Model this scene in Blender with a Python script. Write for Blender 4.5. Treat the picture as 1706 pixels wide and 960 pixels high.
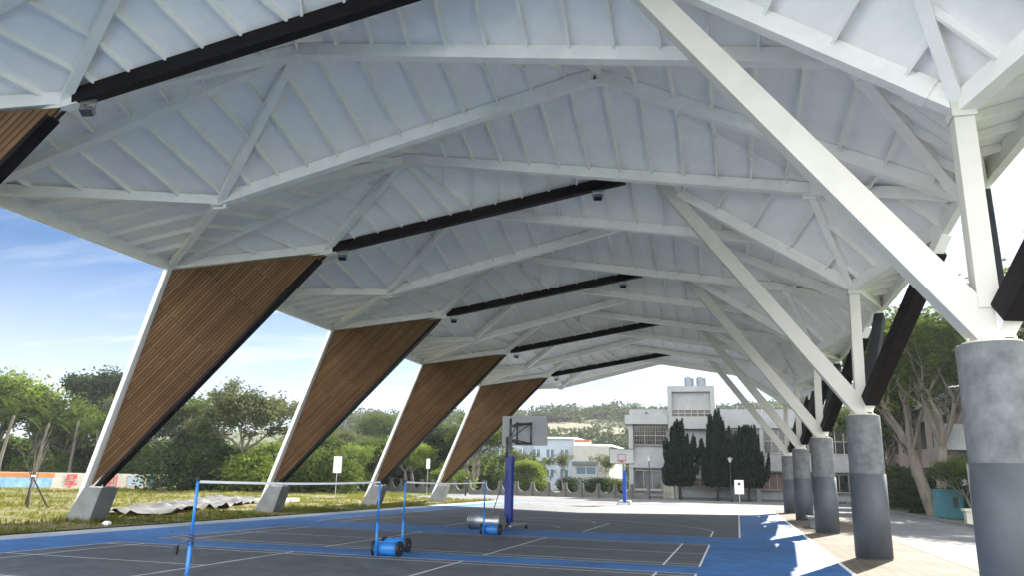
import bpy, bmesh, math, random
from mathutils import Vector, Matrix, noise
PI = math.pi
R = math.radians
scene = bpy.context.scene
for o in list(bpy.data.objects):
    bpy.data.objects.remove(o)
C = scene.collection

# ------------------------------------------------------------------ camera
cam_d = bpy.data.cameras.new('camera')
cam = bpy.data.objects.new('camera', cam_d)
C.objects.link(cam)
yaw, pitch, roll = 0.2844, 0.2440, 0.0240
cy_, sy_, cp_, sp_ = math.cos(yaw), math.sin(yaw), math.cos(pitch), math.sin(pitch)
fwd = Vector((-sy_*cp_, cy_*cp_, sp_))
rgt = Vector((cy_, sy_, 0))
upv = rgt.cross(fwd)
r2 = rgt*math.cos(roll) + upv*math.sin(roll)
u2 = -rgt*math.sin(roll) + upv*math.cos(roll)
m = Matrix((r2, u2, -fwd)).transposed().to_4x4()
m.translation = Vector((7.5187, -17.1623, 1.7039))
cam.matrix_world = m
cam_d.sensor_width = 36
cam_d.lens = 1274.09/1706*36
cam_d.clip_start = 0.05
cam_d.clip_end = 3000
scene.camera = cam

# ------------------------------------------------------------------ light
SUN_DIR = Vector((0.33, 0.945, 0)).normalized()
SUN_EL = R(33)
sd = Vector((SUN_DIR.x*math.cos(SUN_EL), SUN_DIR.y*math.cos(SUN_EL), math.sin(SUN_EL)))
ld = bpy.data.lights.new('sun', 'SUN')
ld.energy = 2.7
ld.angle = R(0.55)
ld.color = (1.0, 0.94, 0.84)
lo = bpy.data.objects.new('sun', ld)
C.objects.link(lo)
lo.rotation_euler = sd.to_track_quat('Z', 'Y').to_euler()
world = bpy.data.worlds.new('World')
scene.world = world
world.use_nodes = True
nt = world.node_tree
bg = nt.nodes['Background']
sky = nt.nodes.new('ShaderNodeTexSky')
sky.sky_type = 'NISHITA'
sky.sun_disc = False
sky.sun_elevation = SUN_EL
sky.sun_rotation = math.atan2(SUN_DIR.x, SUN_DIR.y)
sky.air_density = 0.65
sky.dust_density = 0.5
sky.ozone_density = 2.5
tc = nt.nodes.new('ShaderNodeTexCoord')
sep = nt.nodes.new('ShaderNodeSeparateXYZ')
nt.links.new(tc.outputs['Generated'], sep.inputs[0])
# project the view direction on a flat cloud layer
addz = nt.nodes.new('ShaderNodeMath'); addz.operation = 'ADD'; addz.inputs[1].default_value = 0.10
nt.links.new(sep.outputs['Z'], addz.inputs[0])
mx = nt.nodes.new('ShaderNodeMath'); mx.operation = 'MAXIMUM'; mx.inputs[1].default_value = 0.02
nt.links.new(addz.outputs[0], mx.inputs[0])
dv = nt.nodes.new('ShaderNodeVectorMath'); dv.operation = 'DIVIDE'
cmb = nt.nodes.new('ShaderNodeCombineXYZ')
for i in range(3):
    nt.links.new(mx.outputs[0], cmb.inputs[i])
nt.links.new(tc.outputs['Generated'], dv.inputs[0])
nt.links.new(cmb.outputs[0], dv.inputs[1])
mp = nt.nodes.new('ShaderNodeMapping')
mp.inputs['Scale'].default_value = (0.6, 1.7, 0.0)
mp.inputs['Rotation'].default_value = (0, 0, 0.5)
mp.inputs['Location'].default_value = (0.35, 0.9, 0.0)
nt.links.new(dv.outputs[0], mp.inputs[0])
n1 = nt.nodes.new('ShaderNodeTexNoise')
n1.inputs['Scale'].default_value = 0.9
n1.inputs['Detail'].default_value = 9
n1.inputs['Roughness'].default_value = 0.62
n1.inputs['Distortion'].default_value = 0.5
nt.links.new(mp.outputs[0], n1.inputs['Vector'])
cr = nt.nodes.new('ShaderNodeMapRange')
cr.inputs[1].default_value = 0.48
cr.inputs[2].default_value = 0.86
nt.links.new(n1.outputs[0], cr.inputs[0])
# more cloud towards the horizon and towards the sun
hz = nt.nodes.new('ShaderNodeMapRange')
hz.inputs[1].default_value = 0.0; hz.inputs[2].default_value = 0.25
hz.inputs[3].default_value = 0.95; hz.inputs[4].default_value = 0.0
nt.links.new(sep.outputs['Z'], hz.inputs[0])
dt = nt.nodes.new('ShaderNodeVectorMath'); dt.operation = 'DOT_PRODUCT'
dt.inputs[1].default_value = sd
nt.links.new(tc.outputs['Generated'], dt.inputs[0])
sg = nt.nodes.new('ShaderNodeMapRange')
sg.inputs[1].default_value = 0.55; sg.inputs[2].default_value = 0.97
sg.inputs[3].default_value = 0.0; sg.inputs[4].default_value = 0.85
nt.links.new(dt.outputs['Value'], sg.inputs[0])
a1 = nt.nodes.new('ShaderNodeMath'); a1.operation = 'MAXIMUM'
nt.links.new(hz.outputs[0], a1.inputs[0]); nt.links.new(sg.outputs[0], a1.inputs[1])
a2 = nt.nodes.new('ShaderNodeMath'); a2.operation = 'ADD'; a2.use_clamp = True
nt.links.new(a1.outputs[0], a2.inputs[0]); nt.links.new(cr.outputs[0], a2.inputs[1])
a3 = nt.nodes.new('ShaderNodeMath'); a3.operation = 'MULTIPLY'; a3.inputs[1].default_value = 0.95
nt.links.new(a2.outputs[0], a3.inputs[0])
mixc = nt.nodes.new('ShaderNodeMix'); mixc.data_type = 'RGBA'
nt.links.new(a3.outputs[0], mixc.inputs[0])
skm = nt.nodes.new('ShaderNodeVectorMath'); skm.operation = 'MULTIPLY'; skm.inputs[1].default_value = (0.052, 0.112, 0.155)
nt.links.new(sky.outputs[0], skm.inputs[0])
nt.links.new(skm.outputs[0], mixc.inputs[6])
mixc.inputs[7].default_value = (1.15, 1.21, 1.28, 1)
# unseen bright cloud added over the southern sky to brighten the roof underside
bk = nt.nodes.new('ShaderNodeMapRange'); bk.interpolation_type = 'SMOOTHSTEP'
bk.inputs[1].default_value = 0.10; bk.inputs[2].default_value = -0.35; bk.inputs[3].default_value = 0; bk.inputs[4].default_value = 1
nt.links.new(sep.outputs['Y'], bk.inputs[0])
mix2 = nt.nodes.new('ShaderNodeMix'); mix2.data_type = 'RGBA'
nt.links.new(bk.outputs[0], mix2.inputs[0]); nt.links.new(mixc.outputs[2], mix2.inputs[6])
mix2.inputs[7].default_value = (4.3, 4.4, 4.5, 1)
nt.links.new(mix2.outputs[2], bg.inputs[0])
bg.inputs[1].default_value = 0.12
scene.view_settings.view_transform = 'Standard'
scene.view_settings.look = 'None'
scene.view_settings.gamma = 1
scene.view_settings.use_curve_mapping = False
scene.view_settings.exposure = 2.95
scene.cycles.max_bounces = 8
scene.cycles.diffuse_bounces = 7

# ------------------------------------------------------------------ helpers
class MB:
    def __init__(s):
        s.v = []; s.f = []; s.mi = []; s.uv = None; s.smooth = False
    def add(s, vs, fs, mi=0):
        n = len(s.v)
        s.v += [tuple(v) for v in vs]
        for f in fs:
            s.f.append(tuple(i+n for i in f)); s.mi.append(mi)
        return s
    def box(s, x0, x1, y0, y1, z0, z1, mi=0):
        return s.add([(x0,y0,z0),(x1,y0,z0),(x1,y1,z0),(x0,y1,z0),(x0,y0,z1),(x1,y0,z1),(x1,y1,z1),(x0,y1,z1)],
              [(0,3,2,1),(4,5,6,7),(0,1,5,4),(1,2,6,5),(2,3,7,6),(3,0,4,7)], mi)
    def bar(s, a, b, w, h, side=None, mi=0, w2=None, h2=None):
        a = Vector(a); b = Vector(b); d = (b-a).normalized()
        if side is None:
            side = d.cross(Vector((0,0,1)))
            if side.length < 1e-3: side = Vector((1,0,0))
        side = (Vector(side) - d*Vector(side).dot(d)).normalized()
        up = side.cross(d)
        w2 = w if w2 is None else w2; h2 = h if h2 is None else h2
        P = []
        for p, ww, hh in ((a,w,h),(b,w2,h2)):
            for sx, sz in ((-1,-1),(1,-1),(1,1),(-1,1)):
                P.append(p+side*sx*ww/2+up*sz*hh/2)
        return s.add(P, [(0,1,2,3),(7,6,5,4),(0,4,5,1),(1,5,6,2),(2,6,7,3),(3,7,4,0)], mi)
    def tube(s, pts, rs, n=8, mi=0, cap=True):
        pts = [Vector(p) for p in pts]
        if not isinstance(rs, (list, tuple)): rs = [rs]*len(pts)
        base = len(s.v); ref = Vector((0.31,0.17,0.93))
        for i, p in enumerate(pts):
            d = (pts[min(i+1,len(pts)-1)]-pts[max(i-1,0)]).normalized()
            a = d.cross(ref)
            if a.length < 0.15: a = d.cross(Vector((1,0,0)))
            a.normalize(); b = d.cross(a)
            for k in range(n):
                t = 2*PI*k/n
                s.v.append(tuple(p+(a*math.cos(t)+b*math.sin(t))*rs[i]))
        for i in range(len(pts)-1):
            for k in range(n):
                k2 = (k+1) % n
                s.f.append((base+i*n+k, base+i*n+k2, base+(i+1)*n+k2, base+(i+1)*n+k)); s.mi.append(mi)
        if cap:
            s.f.append(tuple(base+k for k in range(n))[::-1]); s.mi.append(mi)
            q = base+(len(pts)-1)*n
            s.f.append(tuple(q+k for k in range(n))); s.mi.append(mi)
        return s
    def cyl(s, a, b, r, n=24, mi=0, r2=None):
        return s.tube([a,b], [r, r if r2 is None else r2], n, mi)
    def lathe(s, prof, c=(0,0,0), n=32, mi=0):
        base = len(s.v)
        for (r, z) in prof:
            for k in range(n):
                t = 2*PI*k/n
                s.v.append((c[0]+r*math.cos(t), c[1]+r*math.sin(t), c[2]+z))
        for i in range(len(prof)-1):
            for k in range(n):
                k2 = (k+1) % n
                s.f.append((base+i*n+k, base+i*n+k2, base+(i+1)*n+k2, base+(i+1)*n+k)); s.mi.append(mi)
        s.f.append(tuple(base+k for k in range(n))[::-1]); s.mi.append(mi)
        q = base+(len(prof)-1)*n
        s.f.append(tuple(q+k for k in range(n))); s.mi.append(mi)
        return s
    def prism(s, poly, y0, y1, axis='y', mi=0):
        n = len(poly)
        def mk(p, t):
            return {'y':(p[0],t,p[1]), 'x':(t,p[0],p[1]), 'z':(p[0],p[1],t)}[axis]
        vs = [mk(p,y0) for p in poly]+[mk(p,y1) for p in poly]
        fs = [tuple(range(n)), tuple(range(2*n-1,n-1,-1))]
        fs += [(i,(i+1)%n+0,(i+1)%n+n,i+n)[::-1] for i in range(n)]
        return s.add(vs, fs, mi)
    def data(s, name, mats, smooth=False, bevel=0):
        me = bpy.data.meshes.new(name)
        me.from_pydata(s.v, [], s.f)
        if not isinstance(mats, (list, tuple)): mats = [mats]
        for mt in mats: me.materials.append(mt)
        me.polygons.foreach_set('material_index', s.mi)
        if s.uv:
            ul = me.uv_layers.new(name='uv')
            i = 0
            for p in me.polygons:
                for l in p.loop_indices:
                    ul.data[l].uv = s.uv[me.loops[l].vertex_index]
        me.update()
        if s.fix:
            bm = bmesh.new(); bm.from_mesh(me)
            bmesh.ops.recalc_face_normals(bm, faces=bm.faces)
            if bevel:
                bmesh.ops.bevel(bm, geom=[e for e in bm.edges if e.calc_face_angle(0) > 0.6], offset=bevel, segments=2, affect='EDGES', profile=0.6)
            bm.to_mesh(me); bm.free()
        if smooth:
            me.polygons.foreach_set('use_smooth', [len(p.vertices) <= 4 for p in me.polygons])
            me.update()
        return me
    fix = True
    def build(s, name, mats, parent=None, smooth=False, bevel=0, loc=(0,0,0), rotz=0):
        o = bpy.data.objects.new(name, s.data(name, mats, smooth, bevel))
        C.objects.link(o)
        o.location = loc; o.rotation_euler = (0,0,rotz)
        if parent: 
            o.parent = parent
        return o

def tag(o, label=None, cat=None, group=None, kind=None):
    if label: o['label'] = label
    if cat: o['category'] = cat
    if group: o['group'] = group
    if kind: o['kind'] = kind
    return o
def empty(name, loc=(0,0,0), rz=0, label=None, cat=None, group=None):
    o = bpy.data.objects.new(name, None); C.objects.link(o)
    o.location = loc; o.rotation_euler = (0,0,rz); o.empty_display_size = 0.3
    return tag(o, label, cat, group)
def kids(o): return [c for c in bpy.data.objects if c.parent == o]
def copy_tree(o, parent=None):
    c = o.copy(); C.objects.link(c)
    if parent: c.parent = parent
    for ch in kids(o): copy_tree(ch, c)
    return c

# ------------------------------------------------------------------ materials
def mat(name, col, rough=0.6, metal=0.0, var=0.0, scale=4.0, bump=0.0, bscale=30.0, spec=0.5, coords='Object', detail=5, col2=None, stretch=None, trans=0.0, dirt=0.0):
    mt = bpy.data.materials.new(name); mt.use_nodes = True
    t = mt.node_tree; p = t.nodes['Principled BSDF']
    p.inputs['Base Color'].default_value = (*col, 1)
    p.inputs['Roughness'].default_value = rough
    p.inputs['Metallic'].default_value = metal
    p.inputs['Specular IOR Level'].default_value = spec
    tcn = t.nodes.new('ShaderNodeTexCoord')
    src = tcn.outputs[coords]
    if stretch:
        mpn = t.nodes.new('ShaderNodeMapping'); mpn.inputs['Scale'].default_value = stretch
        t.links.new(src, mpn.inputs[0]); src = mpn.outputs[0]
    if var > 0 or col2:
        n = t.nodes.new('ShaderNodeTexNoise'); n.inputs['Scale'].default_value = scale; n.inputs['Detail'].default_value = detail
        n.inputs['Roughness'].default_value = 0.6
        t.links.new(src, n.inputs['Vector'])
        r = t.nodes.new('ShaderNodeValToRGB')
        r.color_ramp.elements[0].position = 0.32; r.color_ramp.elements[1].position = 0.68
        c2 = col2 if col2 else tuple(min(1, c*(1+var)) for c in col)
        c1 = col if col2 else tuple(c*(1-var) for c in col)
        r.color_ramp.elements[0].color = (*c1, 1); r.color_ramp.elements[1].color = (*c2, 1)
        t.links.new(n.outputs[0], r.inputs[0]); t.links.new(r.outputs[0], p.inputs['Base Color'])
    if dirt > 0:
        nd_ = t.nodes.new('ShaderNodeTexNoise'); nd_.inputs['Scale'].default_value = 1.7; nd_.inputs['Detail'].default_value = 12; nd_.inputs['Roughness'].default_value = 0.72
        nd_.inputs['Distortion'].default_value = 0.6
        t.links.new(src, nd_.inputs['Vector'])
        mr_ = t.nodes.new('ShaderNodeMapRange'); mr_.inputs[1].default_value = 0.40; mr_.inputs[2].default_value = 0.62
        mr_.inputs[3].default_value = 1-dirt; mr_.inputs[4].default_value = 1+dirt*0.25
        t.links.new(nd_.outputs[0], mr_.inputs[0])
        sc_ = t.nodes.new('ShaderNodeVectorMath'); sc_.operation = 'SCALE'
        lk = p.inputs['Base Color'].links
        if lk: t.links.new(lk[0].from_socket, sc_.inputs[0])
        else: sc_.inputs[0].default_value = col
        t.links.new(mr_.outputs[0], sc_.inputs['Scale']); t.links.new(sc_.outputs[0], p.inputs['Base Color'])
    if bump > 0:
        n2 = t.nodes.new('ShaderNodeTexNoise'); n2.inputs['Scale'].default_value = bscale; n2.inputs['Detail'].default_value = 6
        t.links.new(src, n2.inputs['Vector'])
        b = t.nodes.new('ShaderNodeBump'); b.inputs['Strength'].default_value = bump; b.inputs['Distance'].default_value = 0.02
        t.links.new(n2.outputs[0], b.inputs['Height']); t.links.new(b.outputs[0], p.inputs['Normal'])
    return mt

def leaf_mat(name, c1, c2, trans=0.35, scale=0.6):
    mt = bpy.data.materials.new(name); mt.use_nodes = True
    t = mt.node_tree; p = t.nodes['Principled BSDF']; out = t.nodes['Material Output']
    tcn = t.nodes.new('ShaderNodeTexCoord')
    n = t.nodes.new('ShaderNodeTexNoise'); n.inputs['Scale'].default_value = scale; n.inputs['Detail'].default_value = 8
    n.inputs['Roughness'].default_value = 0.75
    t.links.new(tcn.outputs['Object'], n.inputs['Vector'])
    r = t.nodes.new('ShaderNodeValToRGB')
    r.color_ramp.elements[0].position = 0.35; r.color_ramp.elements[1].position = 0.65
    r.color_ramp.elements[0].color = (*c1,1); r.color_ramp.elements[1].color = (*c2,1)
    t.links.new(n.outputs[0], r.inputs[0])
    t.links.new(r.outputs[0], p.inputs['Base Color'])
    p.inputs['Roughness'].default_value = 0.8; p.inputs['Specular IOR Level'].default_value = 0.08
    tr = t.nodes.new('ShaderNodeBsdfTranslucent')
    hs = t.nodes.new('ShaderNodeHueSaturation'); hs.inputs['Value'].default_value = 1.5; hs.inputs['Hue'].default_value = 0.485
    t.links.new(r.outputs[0], hs.inputs['Color']); t.links.new(hs.outputs[0], tr.inputs[0])
    mxs = t.nodes.new('ShaderNodeMixShader'); mxs.inputs[0].default_value = trans
    t.links.new(p.outputs[0], mxs.inputs[1]); t.links.new(tr.outputs[0], mxs.inputs[2])
    t.links.new(mxs.outputs[0], out.inputs[0])
    return mt

def brick_mat(name, c1, c2, mortar, bw, bh, ms, rough=0.8, coords='Object', bump=0.3, rot=0, offset=0.5, var=0.3, vscale=0.7):
    mt = bpy.data.materials.new(name); mt.use_nodes = True
    t = mt.node_tree; p = t.nodes['Principled BSDF']; p.inputs['Roughness'].default_value = rough; p.inputs['Specular IOR Level'].default_value = 0.08
    tcn = t.nodes.new('ShaderNodeTexCoord')
    mpn = t.nodes.new('ShaderNodeMapping'); mpn.inputs['Rotation'].default_value = (0,0,rot)
    t.links.new(tcn.outputs[coords], mpn.inputs[0])
    b = t.nodes.new('ShaderNodeTexBrick')
    b.inputs['Scale'].default_value = 1; b.inputs['Brick Width'].default_value = bw; b.inputs['Row Height'].default_value = bh
    b.inputs['Mortar Size'].default_value = ms; b.inputs['Mortar Smooth'].default_value = 0.1
    b.offset = offset
    b.inputs['Color1'].default_value = (*c1,1); b.inputs['Color2'].default_value = (*c2,1); b.inputs['Mortar'].default_value = (*mortar,1)
    t.links.new(mpn.outputs[0], b.inputs['Vector'])
    n = t.nodes.new('ShaderNodeTexNoise'); n.inputs['Scale'].default_value = vscale; n.inputs['Detail'].default_value = 8
    t.links.new(mpn.outputs[0], n.inputs['Vector'])
    mr = t.nodes.new('ShaderNodeMapRange'); mr.inputs[1].default_value = 0.3; mr.inputs[2].default_value = 0.7
    mr.inputs[3].default_value = 1-var; mr.inputs[4].default_value = 1+var
    t.links.new(n.outputs[0], mr.inputs[0])
    mul = t.nodes.new('ShaderNodeVectorMath'); mul.operation = 'SCALE'
    t.links.new(b.outputs['Color'], mul.inputs[0]); t.links.new(mr.outputs[0], mul.inputs['Scale'])
    t.links.new(mul.outputs[0], p.inputs['Base Color'])
    bp = t.nodes.new('ShaderNodeBump'); bp.inputs['Strength'].default_value = bump; bp.inputs['Distance'].default_value = 0.01; bp.invert = True
    t.links.new(b.outputs['Fac'], bp.inputs['Height']); t.links.new(bp.outputs[0], p.inputs['Normal'])
    return mt

M = {}
M['steel'] = mat('white_painted_steel', (0.86,0.85,0.80), 0.42, dirt=0.06, var=0.04, scale=1.5, bump=0.05, bscale=8)
M['cream'] = mat('cream_painted_steel', (0.62,0.60,0.53), 0.45, dirt=0.05, var=0.03, scale=1.2)
M['deck'] = mat('white_roof_sheet', (0.88,0.865,0.84), 0.55, dirt=0.045, var=0.05, scale=0.35, bump=0.12, bscale=1.2, detail=8)
M['rooftop'] = mat('roof_top', (0.45,0.46,0.47), 0.6)
M['dark'] = mat('dark_timber', (0.009,0.0065,0.007), 0.6, spec=0.2, var=0.45, scale=3, bump=0.15, bscale=25, stretch=(1,1,6))
M['darkgrey'] = mat('dark_grey_timber', (0.022,0.024,0.028), 0.5, spec=0.3, var=0.3, scale=3)
M['wood'] = brick_mat('cedar_planks', (0.140,0.078,0.038), (0.215,0.128,0.064), (0.035,0.018,0.010), 2.9, 0.098, 0.0085, 0.5, coords='UV', bump=0.6, offset=0.37, var=0.22, vscale=0.6)
M['conc'] = mat('raw_concrete', (0.090,0.098,0.100), 0.85, col2=(0.175,0.185,0.187), scale=4.2, bump=0.25, bscale=14, detail=10)
M['conc2'] = mat('footing_concrete', (0.16,0.17,0.17), 0.9, var=0.22, scale=2.2, bump=0.3, bscale=20, detail=9)
M['sleeve'] = mat('grey_painted_sleeve', (0.064,0.075,0.088), 0.6, dirt=0.2, var=0.05, scale=0.9, bump=0.05, bscale=10)
M['blue'] = mat('blue_court_paint', (0.022,0.130,0.36), 0.62, dirt=0.35, var=0.16, scale=0.5, bump=0.12, bscale=60, detail=10)
M['grey'] = mat('grey_court_paint', (0.078,0.090,0.106), 0.68, dirt=0.35, var=0.10, scale=0.4, bump=0.12, bscale=60, detail=10)
M['line'] = mat('white_line_paint', (0.66,0.68,0.70), 0.6, var=0.12, scale=3)
M['plaza'] = brick_mat('plaza_slab', (0.13,0.135,0.14), (0.155,0.16,0.165), (0.09,0.09,0.09), 0.6, 0.6, 0.012, 0.85, var=0.18)
M['paver'] = brick_mat('tan_paver', (0.120,0.104,0.082), (0.150,0.130,0.104), (0.065,0.057,0.046), 0.30, 0.30, 0.010, 0.85, rot=PI/2, var=0.2)
M['tactile'] = brick_mat('cream_paver', (0.19,0.165,0.115), (0.24,0.21,0.15), (0.10,0.09,0.07), 0.30, 0.30, 0.014, 0.8, offset=0, var=0.25)
M['apron'] = mat('concrete_apron', (0.30,0.33,0.36), 0.8, var=0.15, scale=0.8, bump=0.2, bscale=30)
M['grass'] = mat('grass_ground', (0.050,0.062,0.010), 0.95, col2=(0.135,0.100,0.038), scale=0.35, bump=0.8, bscale=9, detail=12)
M['turf'] = mat('park_turf', (0.045,0.085,0.016), 0.95, var=0.35, scale=0.8, bump=0.6, bscale=12, detail=10)
M['red'] = mat('red_track', (0.30,0.10,0.075), 0.85, var=0.15, scale=1)
M['padblue'] = mat('royal_blue_padding', (0.003,0.022,0.19), 0.38, var=0.08, scale=3)
M['padlight'] = mat('bright_blue_padding', (0.015,0.10,0.55), 0.45, var=0.08, scale=3)
M['postblue'] = mat('light_blue_paint', (0.02,0.17,0.50), 0.35, var=0.1, scale=6)
M['black'] = mat('black_rubber', (0.010,0.010,0.012), 0.55)
M['galv'] = mat('galvanised_steel', (0.42,0.43,0.44), 0.32, metal=0.85, var=0.15, scale=6)
M['tank'] = mat('tank_steel', (0.16,0.18,0.20), 0.4, metal=0.3, var=0.2, scale=5)
M['barrier'] = mat('weathered_barrier', (0.085,0.082,0.075), 0.9, var=0.25, scale=2.5, bump=0.3)
M['tube'] = mat('dark_grey_steel', (0.085,0.09,0.095), 0.4, metal=0.5, var=0.2, scale=6)
M['board'] = mat('grey_backboard', (0.31,0.33,0.335), 0.55, var=0.04, scale=2)
M['white'] = mat('white_paint', (0.84,0.85,0.84), 0.5, var=0.05, scale=2)
M['orange'] = mat('orange_rim', (0.62,0.07,0.02), 0.4)
M['bwall'] = mat('white_building_wall', (0.235,0.245,0.25), 0.85, dirt=0.10, var=0.09, scale=0.45, bump=0.1, bscale=6, detail=10)
M['bwall2'] = mat('cream_building_wall', (0.27,0.265,0.24), 0.85, var=0.10, scale=0.5, detail=10)
M['stone'] = brick_mat('stone_cladding', (0.24,0.23,0.20), (0.34,0.33,0.29), (0.12,0.12,0.11), 0.4, 0.15, 0.012, 0.9, rot=0)
M['glass'] = mat('dark_window_glass', (0.018,0.022,0.026), 0.12, spec=0.6, var=0.5, scale=1.0)
M['glassb'] = mat('blue_window_glass', (0.06,0.10,0.15), 0.15, spec=0.6)
M['curtain'] = mat('pink_curtain', (0.10,0.062,0.058), 0.8, var=0.2, scale=3)
M['frame'] = mat('cream_window_frame', (0.26,0.24,0.195), 0.6)
M['bark'] = mat('grey_bark', (0.15,0.13,0.105), 0.95, var=0.35, scale=3, bump=0.6, bscale=12, stretch=(1,1,0.3))
M['barkd'] = mat('dark_bark', (0.045,0.036,0.028), 0.95, var=0.35, scale=3, bump=0.6, bscale=12, stretch=(1,1,0.3))
M['wallc'] = mat('pale_painted_wall', (0.48,0.46,0.40), 0.85, var=0.12, scale=0.8, detail=9)
M['tarp'] = mat('grey_plastic_sheet', (0.105,0.105,0.105), 0.6, var=0.5, scale=0.8, bump=0.5, bscale=3)
M['leafA'] = leaf_mat('leaf_mid_green', (0.020,0.042,0.008), (0.075,0.105,0.022))
M['leafB'] = leaf_mat('leaf_bright_green', (0.055,0.100,0.014), (0.150,0.200,0.035), 0.42)
M['leafC'] = leaf_mat('leaf_grey_green', (0.045,0.060,0.025), (0.125,0.135,0.060), 0.3)
M['leafD'] = leaf_mat('leaf_dark_green', (0.009,0.021,0.006), (0.030,0.052,0.013), 0.2)
M['conifer'] = leaf_mat('conifer_foliage', (0.0035,0.010,0.008), (0.009,0.022,0.013), 0.08, 1.5)
M['hill'] = leaf_mat('hill_foliage', (0.026,0.045,0.016), (0.085,0.100,0.032), 0.06, 0.06)
M['blade'] = leaf_mat('grass_blade', (0.055,0.085,0.010), (0.17,0.155,0.032), 0.4, 0.5)

# ------------------------------------------------------------------ ground
def sheet(name, x0, x1, y0, y1, z, mt, kind='structure', **k):
    o = MB().add([(x0,y0,z),(x1,y0,z),(x1,y1,z),(x0,y1,z)], [(0,1,2,3)]).build(name, mt, **k)
    if kind: o['kind'] = kind
    return o
sheet('ground', -515, 555, -58, 715, -0.03, M['turf'])
sheet('pavement', -19, 17.6, 41.0, 66.0, 0.0, M['plaza'])
sheet('paved_walk', 9.6, 17.6, -40, 41.0, 0.0, M['paver'])
sheet('road', 12.75, 17.6, -40, 60, 0.004, M['plaza'])
sheet('path', 12.35, 12.85, -40, 41, 0.008, M['tactile'])
sheet('concrete_apron', -10.35, -9.25, -40, 41.0, 0.0, M['apron'])
sheet('blue_court', -9.25, 9.6, -40, 40.9, 0.004, M['blue'])
sheet('running_track', -4.5, 1.2, 45.2, 46.1, 0.004, M['red'])
# grey play areas
gz = 0.008
g1 = MB()
def rect(mb, x0, x1, y0, y1, z, ): mb.add([(x0,y0,z),(x1,y0,z),(x1,y1,z),(x0,y1,z)], [(0,1,2,3)])
BB0, BBL = 9.30, 30.9
rect(g1, -7.5, 7.52, BB0, BB0+BBL, gz)
rect(g1, -6.7, 6.7, 0, 6.1, gz)
rect(g1, -6.7, 6.7, -1.31-6.1, -1.31, gz)
rect(g1, -6.7, 6.7, -14.8, -8.7, gz)
tag(g1.build('grey_court', M['grey']), kind='structure')
L = MB(); lz = 0.012; lw = 0.045
def hline(x0, x1, y, w=lw): rect(L, x0, x1, y-w/2, y+w/2, lz)
def vline(x, y0, y1, w=lw): rect(L, x-w/2, x+w/2, y0, y1, lz+0.002)
for yo in (0, -7.41, -14.82):
    for y in (yo+0.02, yo+6.08, yo+0.46, yo+5.64): hline(-6.7, 6.7, y)
    for x in (-6.68, 6.68, -5.94, 5.94, -1.98, 1.98): vline(x, yo, yo+6.1)
    hline(1.98, 6.7, yo+3.05); hline(-6.7, -1.98, yo+3.05)
hline(-7.5, 7.52, BB0+0.03, 0.05); hline(-7.5, 7.52, BB0+BBL, 0.05)
vline(-7.5, BB0, BB0+BBL, 0.05); vline(7.5, BB0, BB0+BBL, 0.06)
def arc(cx, cy, r, a0, a1, w=0.05, n=48):
    vs = []
    for i in range(n+1):
        a = a0+(a1-a0)*i/n
        vs += [(cx+(r-w/2)*math.cos(a), cy+(r-w/2)*math.sin(a), lz+0.004), (cx+(r+w/2)*math.cos(a), cy+(r+w/2)*math.sin(a), lz+0.004)]
    L.add(vs, [(2*i,2*i+1,2*i+3,2*i+2) for i in range(n)])
hline(-7.5, 7.5, BB0+BBL/2, 0.05)
arc(0, BB0+BBL/2, 1.8, 0, 2*PI)
for (yb, s) in ((BB0, 1), (BB0+BBL, -1)):
    for x in (-2.45, 2.45):
        vline(x, min(yb, yb+s*5.8), max(yb, yb+s*5.8), 0.05)
        for q in (1.8, 2.7, 3.6, 4.5):
            hline(x, x+(0.2 if x > 0 else -0.2), yb+s*q) 
    hline(-2.45, 2.45, yb+s*5.8, 0.05)
    arc(0, yb+s*5.8, 1.8, 0 if s > 0 else PI, PI if s > 0 else 2*PI)
    arc(0, yb+s*1.6, 1.25, 0 if s > 0 else PI, PI if s > 0 else 2*PI)
    for x in (-6.6, 6.6): vline(x, min(yb, yb+s*3.0), max(yb, yb+s*3.0), 0.05)
    a = math.asin(1.4/6.75)
    if s > 0: arc(0, yb+1.6, 6.75, a, PI-a, n=72)
    else: arc(0, yb-1.6, 6.75, PI+a, 2*PI-a, n=72)
tag(L.build('court_lines', M['line']), kind='structure')
# kerb strip along the right side of the courts
kb = MB(); kb.box(9.6, 9.68, -40, 40.9, 0, 0.02)
tag(kb.build('kerb', M['line']), kind='structure')

# grass field at the left, gently uneven
def gh(x, y):
    e = max(0.0, min(1.0, (-10.6-x)/2.5))
    f = 1.0-max(0.0, min(1.0, (y-40)/6))
    h = 0.05*e + e*f*(0.10*noise.noise(Vector((x*0.22, y*0.22, 0)))+0.05*noise.noise(Vector((x*0.8, y*0.8, 3))))
    return h
gx = [-10.35-0.0-i*0.55 for i in range(0, 66)]
gy = [-20+j*0.6 for j in range(0, 116)]
gm = MB()
gm.v = [(x, y, (gh(x, y) if i > 0 else 0.03) if i < 66 else 0) for i, x in enumerate(gx) for y in gy]
ny = len(gy)
gm.f = [(i*ny+j, i*ny+j+1, (i+1)*ny+j+1, (i+1)*ny+j) for i in range(len(gx)-1) for j in range(ny-1)]
gm.mi = [0]*len(gm.f)
def in_pave(x, y): return x > -19 and y > 41
gm.f = [f for f in gm.f if not in_pave(gm.v[f[0]][0]-0.3, gm.v[f[0]][1]+0.6)]
gm.mi = [0]*len(gm.f)
tag(gm.build('grass_field', M['grass'], smooth=True), kind='structure')
rv = random.Random(5)
bl = MB(); bl.fix = False
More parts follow.
